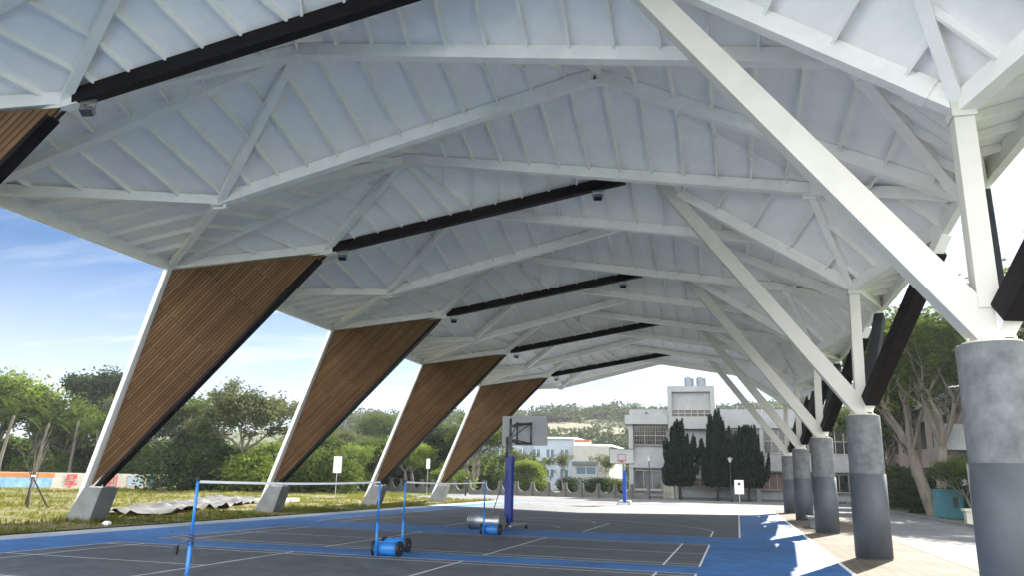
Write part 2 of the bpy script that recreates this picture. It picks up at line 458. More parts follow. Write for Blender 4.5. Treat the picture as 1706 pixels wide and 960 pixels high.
for i in range(26000):
    x = -10.4-rv.random()**1.3*34; y = -6+rv.random()*58
    if in_pave(x, y): continue
    nz = noise.noise(Vector((x*0.35, y*0.35, 9)))+0.5*noise.noise(Vector((x*1.1, y*1.1, 4)))
    if nz < -0.25 and rv.random() < 0.85: continue
    if -20.5 < x < -14.5 and 6.5 < y < 24 and abs(x-(-14.6-(y-7)*0.27)) < 1.6: continue
    z = gh(x, y); hh = (0.05+0.16*max(0, nz+0.25))*rv.uniform(0.5, 1.5)
    for k in range(4):
        a = rv.random()*2*PI; r = rv.random()*0.12; w = 0.012+0.018*rv.random()
        px, py = x+r*math.cos(a), y+r*math.sin(a); b = rv.random()*2*PI
        t = Vector((math.cos(b)*hh*0.6, math.sin(b)*hh*0.6, hh))
        s_ = Vector((-math.sin(b), math.cos(b), 0))*w
        bl.add([(px-s_.x, py-s_.y, z-0.01), (px+s_.x, py+s_.y, z-0.01), (px+t.x, py+t.y, z+t.z)], [(0,1,2)])
tag(bl.build('grass', M['blade']), 'rough grass tufts and weeds over the field', 'grass', kind='stuff')
# turf strip under the right-hand trees
tb = MB(); tb.box(17.75, 60, -40, 90, -0.02, 0.10)
tag(tb.build('lawn', M['turf']), kind='structure')
kb2 = MB(); kb2.box(17.6, 17.75, -40, 90, -0.02, 0.14)
tag(kb2.build('kerb', M['conc2']), kind='structure')

# ------------------------------------------------------------------ the pavilion
S = 10.22; H = S/2; Y1 = -6.504
COLDY = {1: 0.0, 2: 0.4, 3: 0.5, 4: 0.6, 5: 0.6, 0: 0.0}
NODE = {'T-':(-9.15,-1.8,7.9),'T+':(-9.05,1.75,7.9),'K':(-4.82,0,8.72),'N':(-5.0,H,8.5),'M':(-1.35,-2,10.6),'Q':(-1.1,2.0,10.4),
        'A':(5.25,0,10.4),'P':(4.8,H,10.75),'S-':(9.57,-1.9,8.79),'S+':(9.57,1.6,8.5),'R':(10.62,0,6.72),'G':(11.9,3.75,7.0),'D':(11.9,-3.7,7.0),
        'Rp':(11.95,H,7.25),'F':(-12.25,-0.15,1.12)}
def nd(n, k):
    x = NODE[n]; return Vector((x[0], Y1+(k-1)*S+x[1], x[2]))
pav = empty('sports_pavilion', (0, 14, 0), 0, 'huge white folded-plate roof on slanting timber-clad legs and round concrete columns over the courts', 'pavilion')
PO = Vector((0, 14, 0))
def PB(mb, name, mt, **k):
    par = k.pop('parent', pav)
    off = PO if par is pav else Vector((0,0,0))
    if par is pav:
        mb.v = [(v[0]-PO.x, v[1]-PO.y, v[2]-PO.z) for v in mb.v]
    return mb.build(name, mt, par, **k)
DZ = 0.155; DT = 0.12
XC = (1, 0, 1); # purlin in planes x = const: direction along y
DIRY = Vector((0,1)); DIRX = Vector((1,0))
purl = []
def purlins(tri, d, sp=0.82, off=0.0):
    d = Vector(d).normalized(); n = Vector((-d.y, d.x))
    P2 = [Vector((p.x, p.y)) for p in tri]; c = [p.dot(n) for p in P2]
    k0 = math.ceil((min(c)-off)/sp+0.25); k1 = math.floor((max(c)-off)/sp-0.25)
    for k in range(k0, k1+1):
        t = k*sp+off; pts = []
        for i in range(3):
            a, b = c[i], c[(i+1) % 3]
            if (a-t)*(b-t) < 0: pts.append(tri[i].lerp(tri[(i+1) % 3], (t-a)/(b-a)))
        if len(pts) == 2 and (pts[0]-pts[1]).length > 0.35:
            nn = (tri[1]-tri[0]).cross(tri[2]-tri[0]).normalized()
            purl.append((pts[0], pts[1], nn))
strips = []
J = (0.5, 1.0); JR = (-0.44, 1.0)
def mir(d): return (-d[0], d[1])
for k in range(1, 6):
    strips.append([(('T-',k),('K',k),('M',k),J), (('K',k),('M',k),('A',k),None), (('M',k),('A',k),('S-',k),DIRY), (('S-',k),('A',k),('R',k),JR), (('S-',k),('R',k),('D',k),DIRX)])
    strips.append([(('T+',k),('K',k),('Q',k),mir(J)), (('K',k),('Q',k),('A',k),None), (('Q',k),('A',k),('S+',k),DIRY), (('S+',k),('A',k),('R',k),mir(JR)), (('S+',k),('R',k),('G',k),DIRX)])
    strips.append([(('T-',k),('K',k),('T+',k),DIRX)])
    strips.append([(('D',k),('R',k),('G',k),DIRX)])
for k in range(0, 6):
    q = k+1
    if k >= 1: strips.append([(('T+',k),('N',k),('Q',k),DIRY), (('N',k),('Q',k),('P',k),DIRY), (('Q',k),('P',k),('S+',k),DIRY), (('P',k),('S+',k),('Rp',k),DIRY), (('S+',k),('Rp',k),('G',k),DIRX)])
    if q <= 5: strips.append([(('T-',q),('N',k),('M',q),DIRY), (('N',k),('M',q),('P',k),DIRY), (('M',q),('P',k),('S-',q),DIRY), (('P',k),('S-',q),('Rp',k),DIRY), (('S-',q),('Rp',k),('D',q),DIRX)])
    if k >= 1 and q <= 5: strips.append([(('T+',k),('N',k),('T-',q),DIRX)])
    elif k == 5: strips.append([(('T+',k),('N',k),('E',k),DIRX)])
    else: strips.append([(('E',k),('N',k),('T-',q),DIRX)])
NODE['E'] = (-9.1, H, 7.9)
for st in strips:
    mb = MB(); seen = {}
    for (a, b, c, d) in st:
        tri = [nd(*a), nd(*b), nd(*c)]
        if (tri[1]-tri[0]).cross(tri[2]-tri[0]).z > 0: tri = [tri[0], tri[2], tri[1]]; keys = [a, c, b]
        else: keys = [a, b, c]
        lo = [p+Vector((0,0,DZ)) for p in tri]; hi = [p+Vector((0,0,DZ+DT)) for p in tri]
        mb.add(lo, [(0,1,2)], 0); mb.add(hi, [(2,1,0)], 1)
        for i in range(3):
            e = frozenset((keys[i], keys[(i+1) % 3]))
            seen.setdefault(e, []).append((lo[i], lo[(i+1)%3], hi[(i+1)%3], hi[i]))
        if d is not None: purlins(tri, d)
        else:
            # K M A triangle: slanted purlins up to the seam below M, then along the other slant
            mid = keys  # split K-A at the seam
            kk = [x for x in keys if x[0] == 'K'][0]; mm = [x for x in keys if x[0] in 'MQ'][0]; aa = [x for x in keys if x[0] == 'A'][0]
            K_, M_, A_ = nd(*kk), nd(*mm), nd(*aa)
            X_ = K_.lerp(A_, (0.1-K_.x)/(A_.x-K_.x))
            sgn = 1 if mm[0] == 'M' else -1
            purlins([K_, M_, X_], (0.5*sgn, 1), 0.72, 0.0)
            purlins([X_, M_, A_], (-0.36*sgn, 1), 0.78, 0.3)
            purl.append((M_, X_, (X_-K_).cross(M_-K_).normalized()))
    mb.fix = False
    PB(mb, 'roof_panel', [M['deck'], M['rooftop']])
campos = cam.matrix_world.translation
def pbar(mb, a, b, nn):
    if nn.z < 0: nn = -nn
    d = (b-a).normalized(); side = d.cross(nn)
    o_ = Vector((0,0,DZ)) - nn*0.075
    mb.bar(a+o_, b+o_, 0.05, 0.14, side)
def vis(pq):
    mid_ = (pq[0]+pq[1])/2-campos
    f_ = mid_.dot(fwd)
    if f_ < 2: return 0
    u_, v_ = mid_.dot(r2)/f_, mid_.dot(u2)/f_
    if abs(u_) > 0.75 or abs(v_) > 0.45: return 0
    return (pq[0]-pq[1]).length/f_
purl.sort(key=lambda q: -vis(q))
for q in purl[:100]:
    mb = MB(); pbar(mb, *q); PB(mb, 'purlin', M['steel'])
mb = MB()
for q in purl[100:]: pbar(mb, *q)
tag(PB(mb, 'purlins', M['steel']), kind='stuff')

def beam(name, a, b, w, h, dz=0.0, mt='steel', e=0.0):
    a = nd(*a)+Vector((0,0,dz)); b = nd(*b)+Vector((0,0,dz)); d = (b-a).normalized()
    mb = MB(); mb.bar(a-d*e, b+d*e, w, h)
    # splice plates near the ends of the main beams
    if w >= 0.2 and (b-a).length > 4:
        for p in (a+d*0.55, b-d*0.55):
            mb.bar(p-d*0.14, p+d*0.14, w+0.035, h+0.03)
    return PB(mb, name, M[mt])
for k in range(1, 6):
    for s, r, t in (('T-','M','S-'), ('T+','Q','S+')):
        beam('ridge_beam', (s,k), (r,k), 0.22, 0.27); beam('ridge_beam', (r,k), (t,k), 0.22, 0.27)
        beam('hip_strut', ('K',k), (r,k), 0.17, 0.24, -0.02)
        beam('hip_strut', (t,k), ('R',k), 0.17, 0.24, -0.02)
        beam('edge_beam', (s,k), ('K',k), 0.18, 0.26, -0.01)
    beam('valley_beam', ('A',k), ('R',k), 0.22, 0.28, -0.01)
    beam('edge_beam', ('R',k), ('D',k), 0.22, 0.28, -0.01); beam('edge_beam', ('R',k), ('G',k), 0.2, 0.28, -0.01)
    beam('fascia_board', ('D',k), ('G',k), 0.14, 0.36, 0.0); beam('fascia_board', ('T-',k), ('T+',k), 0.14, 0.36)
    # timber valley beam with a short steel link to the apex
    K_, A_ = nd('K',k), nd('A',k)
    d = (A_-K_).normalized()
    x1 = {2: 4.75, 1: 5.0}.get(k, 4.05)
    E_ = K_+d*((x1-K_.x)/d.x); B_ = K_+d*0.28
    mb = MB(); mb.bar(B_-Vector((0,0,0.06)), E_-Vector((0,0,0.06)), 0.22, 0.31)
    PB(mb, 'timber_beam', M['dark'], bevel=0.012)
    mb = MB(); mb.bar(E_-d*0.25-Vector((0,0,0.08)), A_+d*0.2-Vector((0,0,0.02)), 0.16, 0.2)
    PB(mb, 'steel_link', M['steel'])
    mb = MB(); mb.bar(K_-d*0.45-Vector((0,0,0.06)), B_+d*0.12-Vector((0,0,0.1)), 0.2, 0.3)
    PB(mb, 'steel_link', M['steel'])
for k in range(0, 6):
    q = k+1
    beam('valley_beam', ('N',k), ('P',k), 0.22, 0.3, -0.01); beam('valley_beam', ('P',k), ('Rp',k), 0.22, 0.28, -0.01)
    if k >= 1:
        beam('hip_strut', ('N',k), ('Q',k), 0.17, 0.24, -0.02); beam('edge_beam', ('T+',k), ('N',k), 0.18, 0.24, -0.01)
        beam('edge_beam', ('S+',k), ('Rp',k), 0.2, 0.26, -0.01); beam('fascia_board', ('G',k), ('Rp',k), 0.14, 0.36)
        beam('fascia_board', ('T+',k), ('T-',q) if q <= 5 else ('E',k), 0.14, 0.36)
    if q <= 5:
        beam('hip_strut', ('N',k), ('M',q), 0.17, 0.24, -0.02); beam('edge_beam', ('T-',q), ('N',k), 0.18, 0.24, -0.01)
        beam('edge_beam', ('S-',q), ('Rp',k), 0.2, 0.26, -0.01); beam('fascia_board', ('D',q), ('Rp',k), 0.14, 0.36)

def gusset(node, k, size=0.34):
    p = nd(node, k); mb = MB()
    mb.box(p.x-size, p.x+size, p.y-0.012, p.y+0.012, p.z-0.24, p.z+0.10)
    for i in range(3):
        for j in (-0.20, -0.10): mb.cyl((p.x-size+0.05+i*(2*size-0.1)/2, p.y-0.03, p.z+j), (p.x-size+0.05+i*(2*size-0.1)/2, p.y+0.03, p.z+j), 0.02, 6)
    mb.box(p.x-0.16, p.x+0.16, p.y-0.16, p.y+0.16, p.z-0.19, p.z-0.165)
    return PB(mb, 'gusset_plate', M['steel'])
for k in range(1, 6):
    for n_ in ('M', 'Q', 'S-', 'N', 'P'): gusset(n_, k, 0.2)
def wood_panel(F, T, K, side):
    # planks run parallel to the F-K edge; a slab 5 cm thick
    mb = MB(); n = (T-F).cross(K-F).normalized()
    if n.y*side < 0: n = -n
    ux = (K-F).normalized(); vy = n.cross(ux)
    o_ = n*0.02
    vs = [F+o_, T+o_, K+o_, F-n*0.04, T-n*0.04, K-n*0.04]
    mb.add(vs, [(0,1,2),(5,4,3),(0,3,4,1),(1,4,5,2),(2,5,3,0)])
    mb.uv = [((p-F).dot(ux), (p-F).dot(vy)) for p in vs]
    mb.fix = False
    return PB(mb, 'plank_cladding', M['wood'])
for k in range(1, 6):
    F, Tm, Tp, K = nd('F',k), nd('T-',k), nd('T+',k), nd('K',k)
    lowF = F+(F-Tm).normalized()*0.0
    for T, s in ((Tm,-1), (Tp,1)):
        d = (T-F).normalized()
        Fs = F+Vector((-0.18, s*0.16, 0))
        Kp = K+Vector((0.02, s*0.06, -0.22)); Tq = T+Vector((0.1, 0, -0.16))
        wood_panel(Fs+Vector((0.10,0,0)), Tq, Kp, s)
        mb = MB(); mb.bar(Fs-(Tq-Fs).normalized()*0.75+Vector((-0.06, s*0.03, 0)), Tq+Vector((-0.06, s*0.03, 0.1)), 0.30, 0.16, side=(0,1,0))
        PB(mb, 'leg_beam', M['steel'], bevel=0.01)
    dk = (K-F).normalized()
    mb = MB(); mb.bar(F-dk*0.05+Vector((0.05,0,-0.02)), K-dk*0.25+Vector((-0.02,0,-0.20)), 0.28, 0.12, side=(0,1,0))
    PB(mb, 'timber_edge', M['dark'], bevel=0.012)
    y0 = F.y
    fo = MB()
    fo.prism([(-13.1,-0.05),(-12.08,-0.05),(-11.72,1.10),(-12.42,1.10)], y0-0.36, y0+0.36, 'y')
    PB(fo, 'concrete_footing', M['conc2'], bevel=0.02)
    pl_ = MB(); pl_.box(-12.36, -11.78, y0-0.26, y0+0.26, 1.103, 1.14)
    for sx in (-12.28, -11.86):
        for sy in (-0.2, 0.2): pl_.cyl((sx, y0+sy, 1.14), (sx, y0+sy, 1.19), 0.02, 8)
    PB(pl_, 'base_plate', M['galv'])

# right-hand columns and their struts
for k in range(1, 6):
    cy = Y1+(k-1)*S+COLDY[k]; cx = 10.63; hc = 3.44
    col = MB().lathe([(0.405,0),(0.405,hc-0.02),(0.39,hc)], (cx, cy, 0), 48)
    co = PB(col, 'concrete_column', M['conc'], smooth=True)
    sl = MB().lathe([(0.425,0.035),(0.425,2.0),(0.408,2.004)], (cx, cy-PO.y, 0), 48)
    sl.build('painted_sleeve', M['sleeve'], co, smooth=True)
    top = Vector((cx, cy, hc+0.02))
    pl_ = MB(); pl_.lathe([(0.33,hc+0.002),(0.33,hc+0.035)], (cx, cy, 0), 24)
    for t in range(8):
        a = t*PI/4+0.2; pl_.cyl((cx+0.27*math.cos(a), cy+0.27*math.sin(a), hc+0.03), (cx+0.27*math.cos(a), cy+0.27*math.sin(a), hc+0.09), 0.018, 8)
    PB(pl_, 'cap_plate', M['cream'])
    A_ = nd('A',k)+Vector((0.35,0,-0.12)); b0 = top+Vector((0.06,0,0.02))
    d = (A_-b0).normalized()
    mb = MB(); mb.bar(b0, A_, 0.36, 0.40, side=(0,1,0), w2=0.30, h2=0.34)
    PB(mb, 'raking_strut', M['cream'], bevel=0.012)
    Rn = nd('R',k)+Vector((0,0,-0.1)); r0 = top+Vector((-0.02,-0.06,0.42)); r0.x += 0.0
    mb = MB(); mb.bar(r0, Rn, 0.27, 0.25, side=(0,1,0)); mb.bar(Rn-Vector((0,0,0.12)), Rn+Vector((0,0,0.25)), 0.34, 0.30, side=(0,1,0))
    PB(mb, 'steel_strut', M['cream'], bevel=0.01)
    for nme, nn, mm, w in (('timber_strut','D','dark',0.33), ('timber_strut','G','darkgrey',0.27)):
        T = nd(nn,k)+Vector((-0.02, 0, -0.16)); s0 = top+Vector((0.13, -0.10 if nn=='D' else 0.08, 0.22 if nn=='D' else 0.3)); d = (T-s0).normalized()
        mb = MB(); mb.bar(s0+d*0.18, T-d*0.35, w, w, side=(0,0,1) if nn=='D' else None)
        PB(mb, nme, M[mm], bevel=0.012)
        mb = MB(); mb.bar(T-d*0.45, T+d*0.12, w*0.7, w*0.7); PB(mb, 'strut_shoe', M['steel'])
        mb = MB(); mb.bar(s0-d*0.1, s0+d*0.3, w*0.7, w*0.7); PB(mb, 'strut_shoe', M['steel'])

# floodlights under the timber beams
def floodlight(loc, rz, label):
    t = empty('floodlight', loc, rz, label, 'floodlight', 'floodlights under the timber beams'); t.scale = (0.8, 0.8, 0.8)
    mb = MB(); mb.bar((-0.19,0,0), (-0.19,0,-0.2), 0.02, 0.03); mb.bar((0.19,0,0), (0.19,0,-0.2), 0.02, 0.03); mb.bar((-0.2,0,0.06), (0.2,0,0.06), 0.05, 0.12)
    mb.build('bracket', M['galv'], t)
    lh = MB(); lh.bar((0,-0.09,-0.14),(0,0.09,-0.24),0.34,0.11, side=(1,0,0)); lh.build('lamp_housing', M['galv'], t, bevel=0.012)
    ln_ = MB(); ln_.bar((0,-0.105,-0.215),(0,0.06,-0.306),0.28,0.01, side=(1,0,0)); ln_.build('lens', M['glass'], t)
words = {1:'left end of the nearest dark timber beam', 2:'left end of the second dark timber beam', 3:'left end of the third dark timber beam', 4:'left end of the fourth dark timber beam', 5:'left end of the farthest dark timber beam'}
for k in range(1, 6):
    K_, A_ = nd('K',k), nd('A',k); d = (A_-K_).normalized()
    p = K_+d*0.62-Vector((0,0,0.28))
    floodlight(p, 0.2, 'small grey floodlight hanging under the '+words[k])
    if k in (2,3):
        p = K_+d*(8.9 if k == 2 else 8.2)-Vector((0,0,0.28)); floodlight(p, 0.2, 'small grey floodlight hanging under the '+words[k].replace('left','right'))

# ------------------------------------------------------------------ basketball stands
def hoop(loc, rz, label, padm, boardm, rear, roller):
    t = empty('basketball_stand', loc, rz, label, 'basketball stand')
    # local: post at origin, board on +y side
    MB().cyl((0,0,0.15),(0,0,3.15),0.075,20).build('post', M['galv'], t, smooth=True)
    MB().cyl((-0.12,0.0,2.3),(-0.12,0.0,3.1),0.05,16).build('lift_tube', M['tube'], t, smooth=True)
    pd = MB().box(-0.125,0.125,-0.13,0.13,0.22,2.42); pd.build('padding', M[padm], t, bevel=0.03)
    arm = MB()
    arm.cyl((0,0,3.1),(0,0,3.75),0.045,12)
    for x in (-0.28, 0.28):
        arm.tube([(0,0,3.02),(x,1.15,2.93)], 0.028, 10); arm.tube([(0,0,3.45),(x,1.15,3.65)], 0.028, 10)
        arm.tube([(0,0,3.05),(x,1.15,3.65)], 0.02, 8)
        arm.tube([(x,1.15,2.9),(x,1.15,3.7)], 0.03, 10)
    arm.tube([(-0.28,1.15,2.93),(0.28,1.15,2.93)],0.03,10); arm.tube([(-0.28,1.15,3.65),(0.28,1.15,3.65)],0.03,10)
    arm.build('support_arm', M['tube'], t, smooth=True)
    MB().box(-0.9,0.9,1.19,1.23,2.86,3.93).build('backboard', M[boardm], t, bevel=0.008)
    fr = MB()
    for (x0,x1,z0,z1) in ((-0.9,0.9,2.86,2.90),(-0.9,0.9,3.89,3.93),(-0.9,-0.86,2.9,3.89),(0.86,0.9,2.9,3.89)): fr.box(x0,x1,1.232,1.238,z0,z1)
    fr.build('board_border', M['black'], t)
    sq = MB()
    for (x0,x1,z0,z1) in ((-0.295,0.295,3.5,3.54),(-0.295,0.295,3.08,3.12),(-0.295,-0.255,3.12,3.5),(0.255,0.295,3.12,3.5)): sq.box(x0,x1,1.232,1.238,z0,z1)
    sq.build('target_square', M['orange'], t)
    rim = MB(); pts = [(0.225*math.cos(a), 1.61+0.225*math.sin(a), 3.05) for a in [i*2*PI/28 for i in range(29)]]
    rim.tube(pts, 0.012, 8); rim.box(-0.09,0.09,1.238,1.4,3.03,3.06); rim.box(-0.1,0.1,1.24,1.26,2.95,3.1)
    rim.build('rim', M['orange'], t)
    net = MB()
    for i in range(12):
        for s in (1,-1):
            pp = []
            for j in range(6):
                f = j/5; a = 2*PI*i/12+s*f*0.9; r = 0.22*(1-0.42*f)
                pp.append((r*math.cos(a), 1.61+r*math.sin(a), 3.04-0.38*f))
            net.tube(pp, 0.004, 4)
    net.build('net', M['white'], t)
    ch = MB()
    for x in (-0.42, 0.42): ch.bar((x,-0.75,0.15),(x,0.62,0.15),0.06,0.05)
    ch.bar((-0.45,0.6,0.15),(0.45,0.6,0.15),0.06,0.05); ch.bar((-0.45,0,0.15),(0.45,0,0.15),0.08,0.06)
    ch.build('chassis', M['galv'], t)
    for x in (-0.4, 0.4):
        w = MB(); w.cyl((x-0.025,0.6,0.06),(x+0.025,0.6,0.06),0.06,16); w.bar((x,0.6,0.06),(x,0.6,0.15),0.03,0.03)
        w.build('castor', M['black'], t, smooth=True)
    st = MB(); st.tube([(0.02,0.0,2.35),(-0.35,-0.72,0.3)],0.018,8); st.build('stay', M['tube'], t)
    if roller:
        MB().cyl((-1.02,-0.78,0.27),(0.12,-0.78,0.27),0.27,32).build('ballast_drum', M['galv'], t, smooth=True)
        for x in (-1.03, 0.13):
            MB().cyl((x-0.012,-0.78,0.27),(x+0.012,-0.78,0.27),0.278,32).build('drum_end', M['galv'], t, smooth=True)
    else:
        MB().box(-0.4,0.4,-0.75,-0.15,0.18,0.3).build('ballast_box', M['white'], t, bevel=0.02)
    return t
hoop((-0.10,9.15,0), R(-9), 'near basketball stand seen from behind, grey backboard and dark blue padded post', 'padblue', 'board', True, True)
hoop((-0.42,40.4,0), R(180), 'far basketball stand with white black-edged backboard facing us and bright blue padding', 'padlight', 'white', False, False)

# ------------------------------------------------------------------ badminton posts
def bpost(x, y, label, reel, ry=0.0, h=1.55, ddx=0.18):
    t = empty('badminton_post', (x,y,0), 0, label, 'net post', 'badminton net posts')
    MB().cyl((0,0,0.0),(0,0,0.72),0.03,16).build('lower_tube', M['postblue'], t, smooth=True)
    MB().cyl((0,0,0.70),(0,0,h),0.022,16).build('upper_tube', M['postblue'], t, smooth=True)
    cpm = MB(); cpm.cyl((0,0,h),(0,0,h+0.05),0.03,12); cpm.cyl((-0.03,0,0.70),(0.035,0,0.70),0.02,10); cpm.build('cap', M['black'], t)
    if reel:
        dx = ddx
        MB().cyl((dx-0.27,ry,0.155),(dx+0.27,ry,0.155),0.145,28).build('ballast_drum', M['postblue'], t, smooth=True)
        for xx in (dx-0.29, dx+0.29):
            w = MB(); w.cyl((xx-0.03,ry,0.162),(xx+0.03,ry,0.162),0.16,28); w.build('wheel', M['black'], t, smooth=True)
            MB().cyl((xx-0.034,ry,0.162),(xx+0.034,ry,0.162),0.02,12).build('hub', M['galv'], kids(t)[-1] if False else w_last(t))
        MB().bar((0,0.0,0.30),(dx,ry,0.30),0.04,0.02).build('bracket', M['postblue'], t)
    return t
def w_last(t): return [c for c in C.objects if c.parent == t and c.name.startswith('wheel')][-1]
pA = bpost(0.0, -7.42, 'bright blue net post nearest the camera with a cord wound round it', False)
cd = MB()
cd.tube([(0.05*math.cos(i*0.5), 0.05*math.sin(i*0.5), 0.66+0.0035*i) for i in range(50)], 0.008, 6)
cd.tube([(-0.04,-0.02,0.72),(-0.12,-0.06,0.70),(-0.17,-0.06,0.66),(-0.18,-0.06,0.58)], 0.012, 6)
cd.tube([(0.05,0,0.68),(0.06,0.02,0.4),(-0.02,-0.1,0.2),(-0.2,-0.3,0.03),(-0.35,-0.5,0.01)], 0.007, 6)
cd.build('tension_cord', M['tube'], pA)
MB().box(-0.20,-0.155,-0.085,-0.04,0.54,0.66).build('ratchet_handle', M['black'], pA)
bpost(-0.02, -1.31, 'second blue net post, its ballast drum and black wheels in front of the third post', True, 0.17)
bpost(0.0, 0.02, 'third blue net post just behind the first ballast drum', True, -0.17, ddx=-0.08)
bpost(0.0, 6.10, 'farthest blue net post with small drum in front of the basketball stand', True, 0.17)
def net_tape(y0, y1, label):
    mb = MB(); n = 14
    pts = [Vector((0.0, y0+(y1-y0)*i/n, 1.545-0.03*math.sin(PI*i/n))) for i in range(n+1)]
    for i in range(n): mb.bar(pts[i], pts[i+1], 0.012, 0.038)
    o = mb.build('net_tape', M['white']); tag(o, label, 'net tape')
net_tape(-7.38, -1.35, 'white tape strung between the near pair of blue net posts')
net_tape(0.06, 6.06, 'white tape strung between the far pair of blue net posts')

# ------------------------------------------------------------------ scalloped concrete fence
def fence_unit(w=1.63, hgt=1.38, th=0.22):
    pts = [(-w/2,0),(w/2,0)]
    n = 14; top = hgt; r = w/2-0.16; low = 0.42
    pts.append((w/2, top)); pts.append((w/2-0.16, top))
    for i in range(1, n):
        a = PI*i/n; x = r*math.cos(a); z = low+(top-low)*(1-math.sin(a)**0.62)
        pts.append((x, z))
    pts.append((-w/2+0.16, top)); pts.append((-w/2, top))
    return MB().prism(pts, -th/2, th/2, 'y').data('concrete_barrier', M['barrier'], bevel=0.015)
fud = fence_unit()
ordn = ['first','second','third','fourth','fifth','sixth','seventh','eighth','ninth','tenth','eleventh','twelfth','thirteenth']
for i in range(11):
    o = bpy.data.objects.new('concrete_barrier', fud); C.objects.link(o); o.location = (-18.0+i*1.63, 60.2, 0)
    tag(o, 'scallop-topped concrete barrier, '+ordn[i]+' from the left in the row across the far pavement', 'barrier', 'scalloped barriers across the far pavement')
    o.location.y = 59+i*0.2
v0, v1 = Vector((-19.2, 59.3, 0)), Vector((-31.0, 64.5, 0)); dirv = (v1-v0).normalized()
for i in range(8):
    o = bpy.data.objects.new('concrete_barrier', fud); C.objects.link(o); o.location = v0+dirv*(0.8+i*1.63)
    o.rotation_euler = (0,0,math.atan2(dirv.y, dirv.x))
    tag(o, 'scallop-topped concrete barrier, '+ordn[i]+' from the corner in the row receding to the left', 'barrier', 'scalloped barriers receding to the left')

# ------------------------------------------------------------------ school building
bl_ = empty('school_building', (0,66,0), 0, 'two-storey white school building with a stair tower and water tanks behind the dark conifers', 'building')
def bb(name, mt, *boxes, parent=None, bevel=0):
    mb = MB()
    for b in boxes: mb.box(*b)
    return mb.build(name, M[mt], parent or bl_, bevel=bevel)
# shell: x -3.4..34, local y 0..12
bb('wall', 'bwall', (-3.3,34,0.12,12,0.0,8.45))
bb('slab_band', 'bwall', (-3.75,0.75,-0.62,0.10,7.55,8.50), (-3.4,0.75,-0.35,0.10,3.05,4.05), (5.5,34,-0.35,0.10,7.2,8.5), (5.5,34,-0.35,0.10,2.95,4.6))
bb('parapet', 'bwall', (-3.35,34,0.1,0.3,8.452,9.15))
bb('pillar', 'bwall', (-3.4,-2.95,-0.30,0.10,0.0,3.04)); bb('pillar', 'bwall', (-3.4,-2.95,-0.30,0.10,4.06,7.54)); bb('pillar', 'bwall', (1.3,1.6,-0.30,0.10,0.0,7.1))
bb('pillar', 'bwall', (7.0,7.4,-0.28,0.10,0.0,2.94)); bb('pillar', 'bwall', (9.3,9.7,-0.28,0.10,0.0,2.94)); bb('pillar', 'bwall', (9.85,10.2,-0.28,0.10,4.61,7.19))
bb('cladding', 'stone', (0.05,1.2,-0.06,0.11,0.02,2.95)); bb('cladding', 'stone', (12.3,14.2,-0.06,0.11,0.02,2.9))
tw = bb('stair_tower', 'bwall', (0.76,1.2,-0.45,3.0,7.15,11.56), (5.15,5.6,-0.45,3.0,7.15,11.56), (1.2,5.15,-0.45,3.0,10.95,11.56), (1.2,5.15,-0.1,3.0,7.15,10.95), (0.76,5.6,-0.5,-0.452,7.1,8.3))
def window(x0, x1, z0, z1, nx, nz, gl='glass', y=0.0, parent=None, fm='frame', bars=True):
    p = parent or bl_
    f = MB(); t = 0.06
    f.box(x0-0.05,x1+0.05,y-0.10,y+0.12,z0-0.08,z0); f.box(x0-0.05,x1+0.05,y-0.10,y+0.12,z1,z1+0.07)
    f.box(x0-0.05,x0,y-0.10,y+0.12,z0,z1); f.box(x1,x1+0.05,y-0.10,y+0.12,z0,z1)
    for i in range(1, nx):
        xx = x0+(x1-x0)*i/nx; f.box(xx-t/2,xx+t/2,y-0.07,y+0.08,z0,z1)
    for i in range(1, nz):
        zz = z0+(z1-z0)*i/nz; f.box(x0,x1,y-0.06,y+0.07,zz-t/2,zz+t/2)
    fo = f.build('window', M[fm], p)
    g = MB(); g.box(x0,x1,y+0.02,y+0.05,z0,z1); g.build('pane', M[gl], fo)
    return fo
window(-2.85,0.5,5.45,7.35,3,2); 
gr = MB()
for i in range(13): gr.box(-2.85+i*0.28-0.01,-2.85+i*0.28+0.01,-0.14,-0.12,5.45,7.35)
for i in range(5): gr.box(-2.85,0.5,-0.155,-0.142,5.45+i*0.45,5.47+i*0.45)
gr.build('security_grille', M['frame'], bl_)
window(-2.8,-0.15,0.95,2.75,3,1,y=0.02); bb('sill', 'bwall', (-2.95,0.0,-0.25,0.10,0.72,0.86))
window(1.75,6.8,1.3,2.1,5,2,'curtain'); window(1.22,5.13,8.38,9.05,6,2,y=-0.2)
window(7.5,9.2,1.2,2.8,3,1,'curtain'); window(9.8,12.1,1.2,2.8,3,1,'curtain')
window(5.7,9.7,4.9,7.0,5,2); window(10.3,15.8,4.75,7.1,8,2); window(16.2,24,4.75,7.1,10,2)
window(14.5,18.8,1.1,2.7,5,1,'glass'); window(19.4,26,1.1,2.7,7,1,'glass')
window(1.9,5.0,4.7,5.2,3,1)
bb('plinth', 'tube', (-3.35,34,-0.02,0.11,0.0,0.22))
cm = MB(); cm.cyl((-1.5,-0.25,8.78),(-1.5,-0.05,8.78),0.09,14); cm.bar((-1.5,0.1,8.78),(-1.5,-0.1,8.78),0.03,0.03); cm.build('camera_dome', M['black'], bl_)
rl = MB()
for i in range(6): rl.cyl((10.2+i*1.2,-0.3,8.5),(10.2+i*1.2,-0.3,9.4),0.02,6)
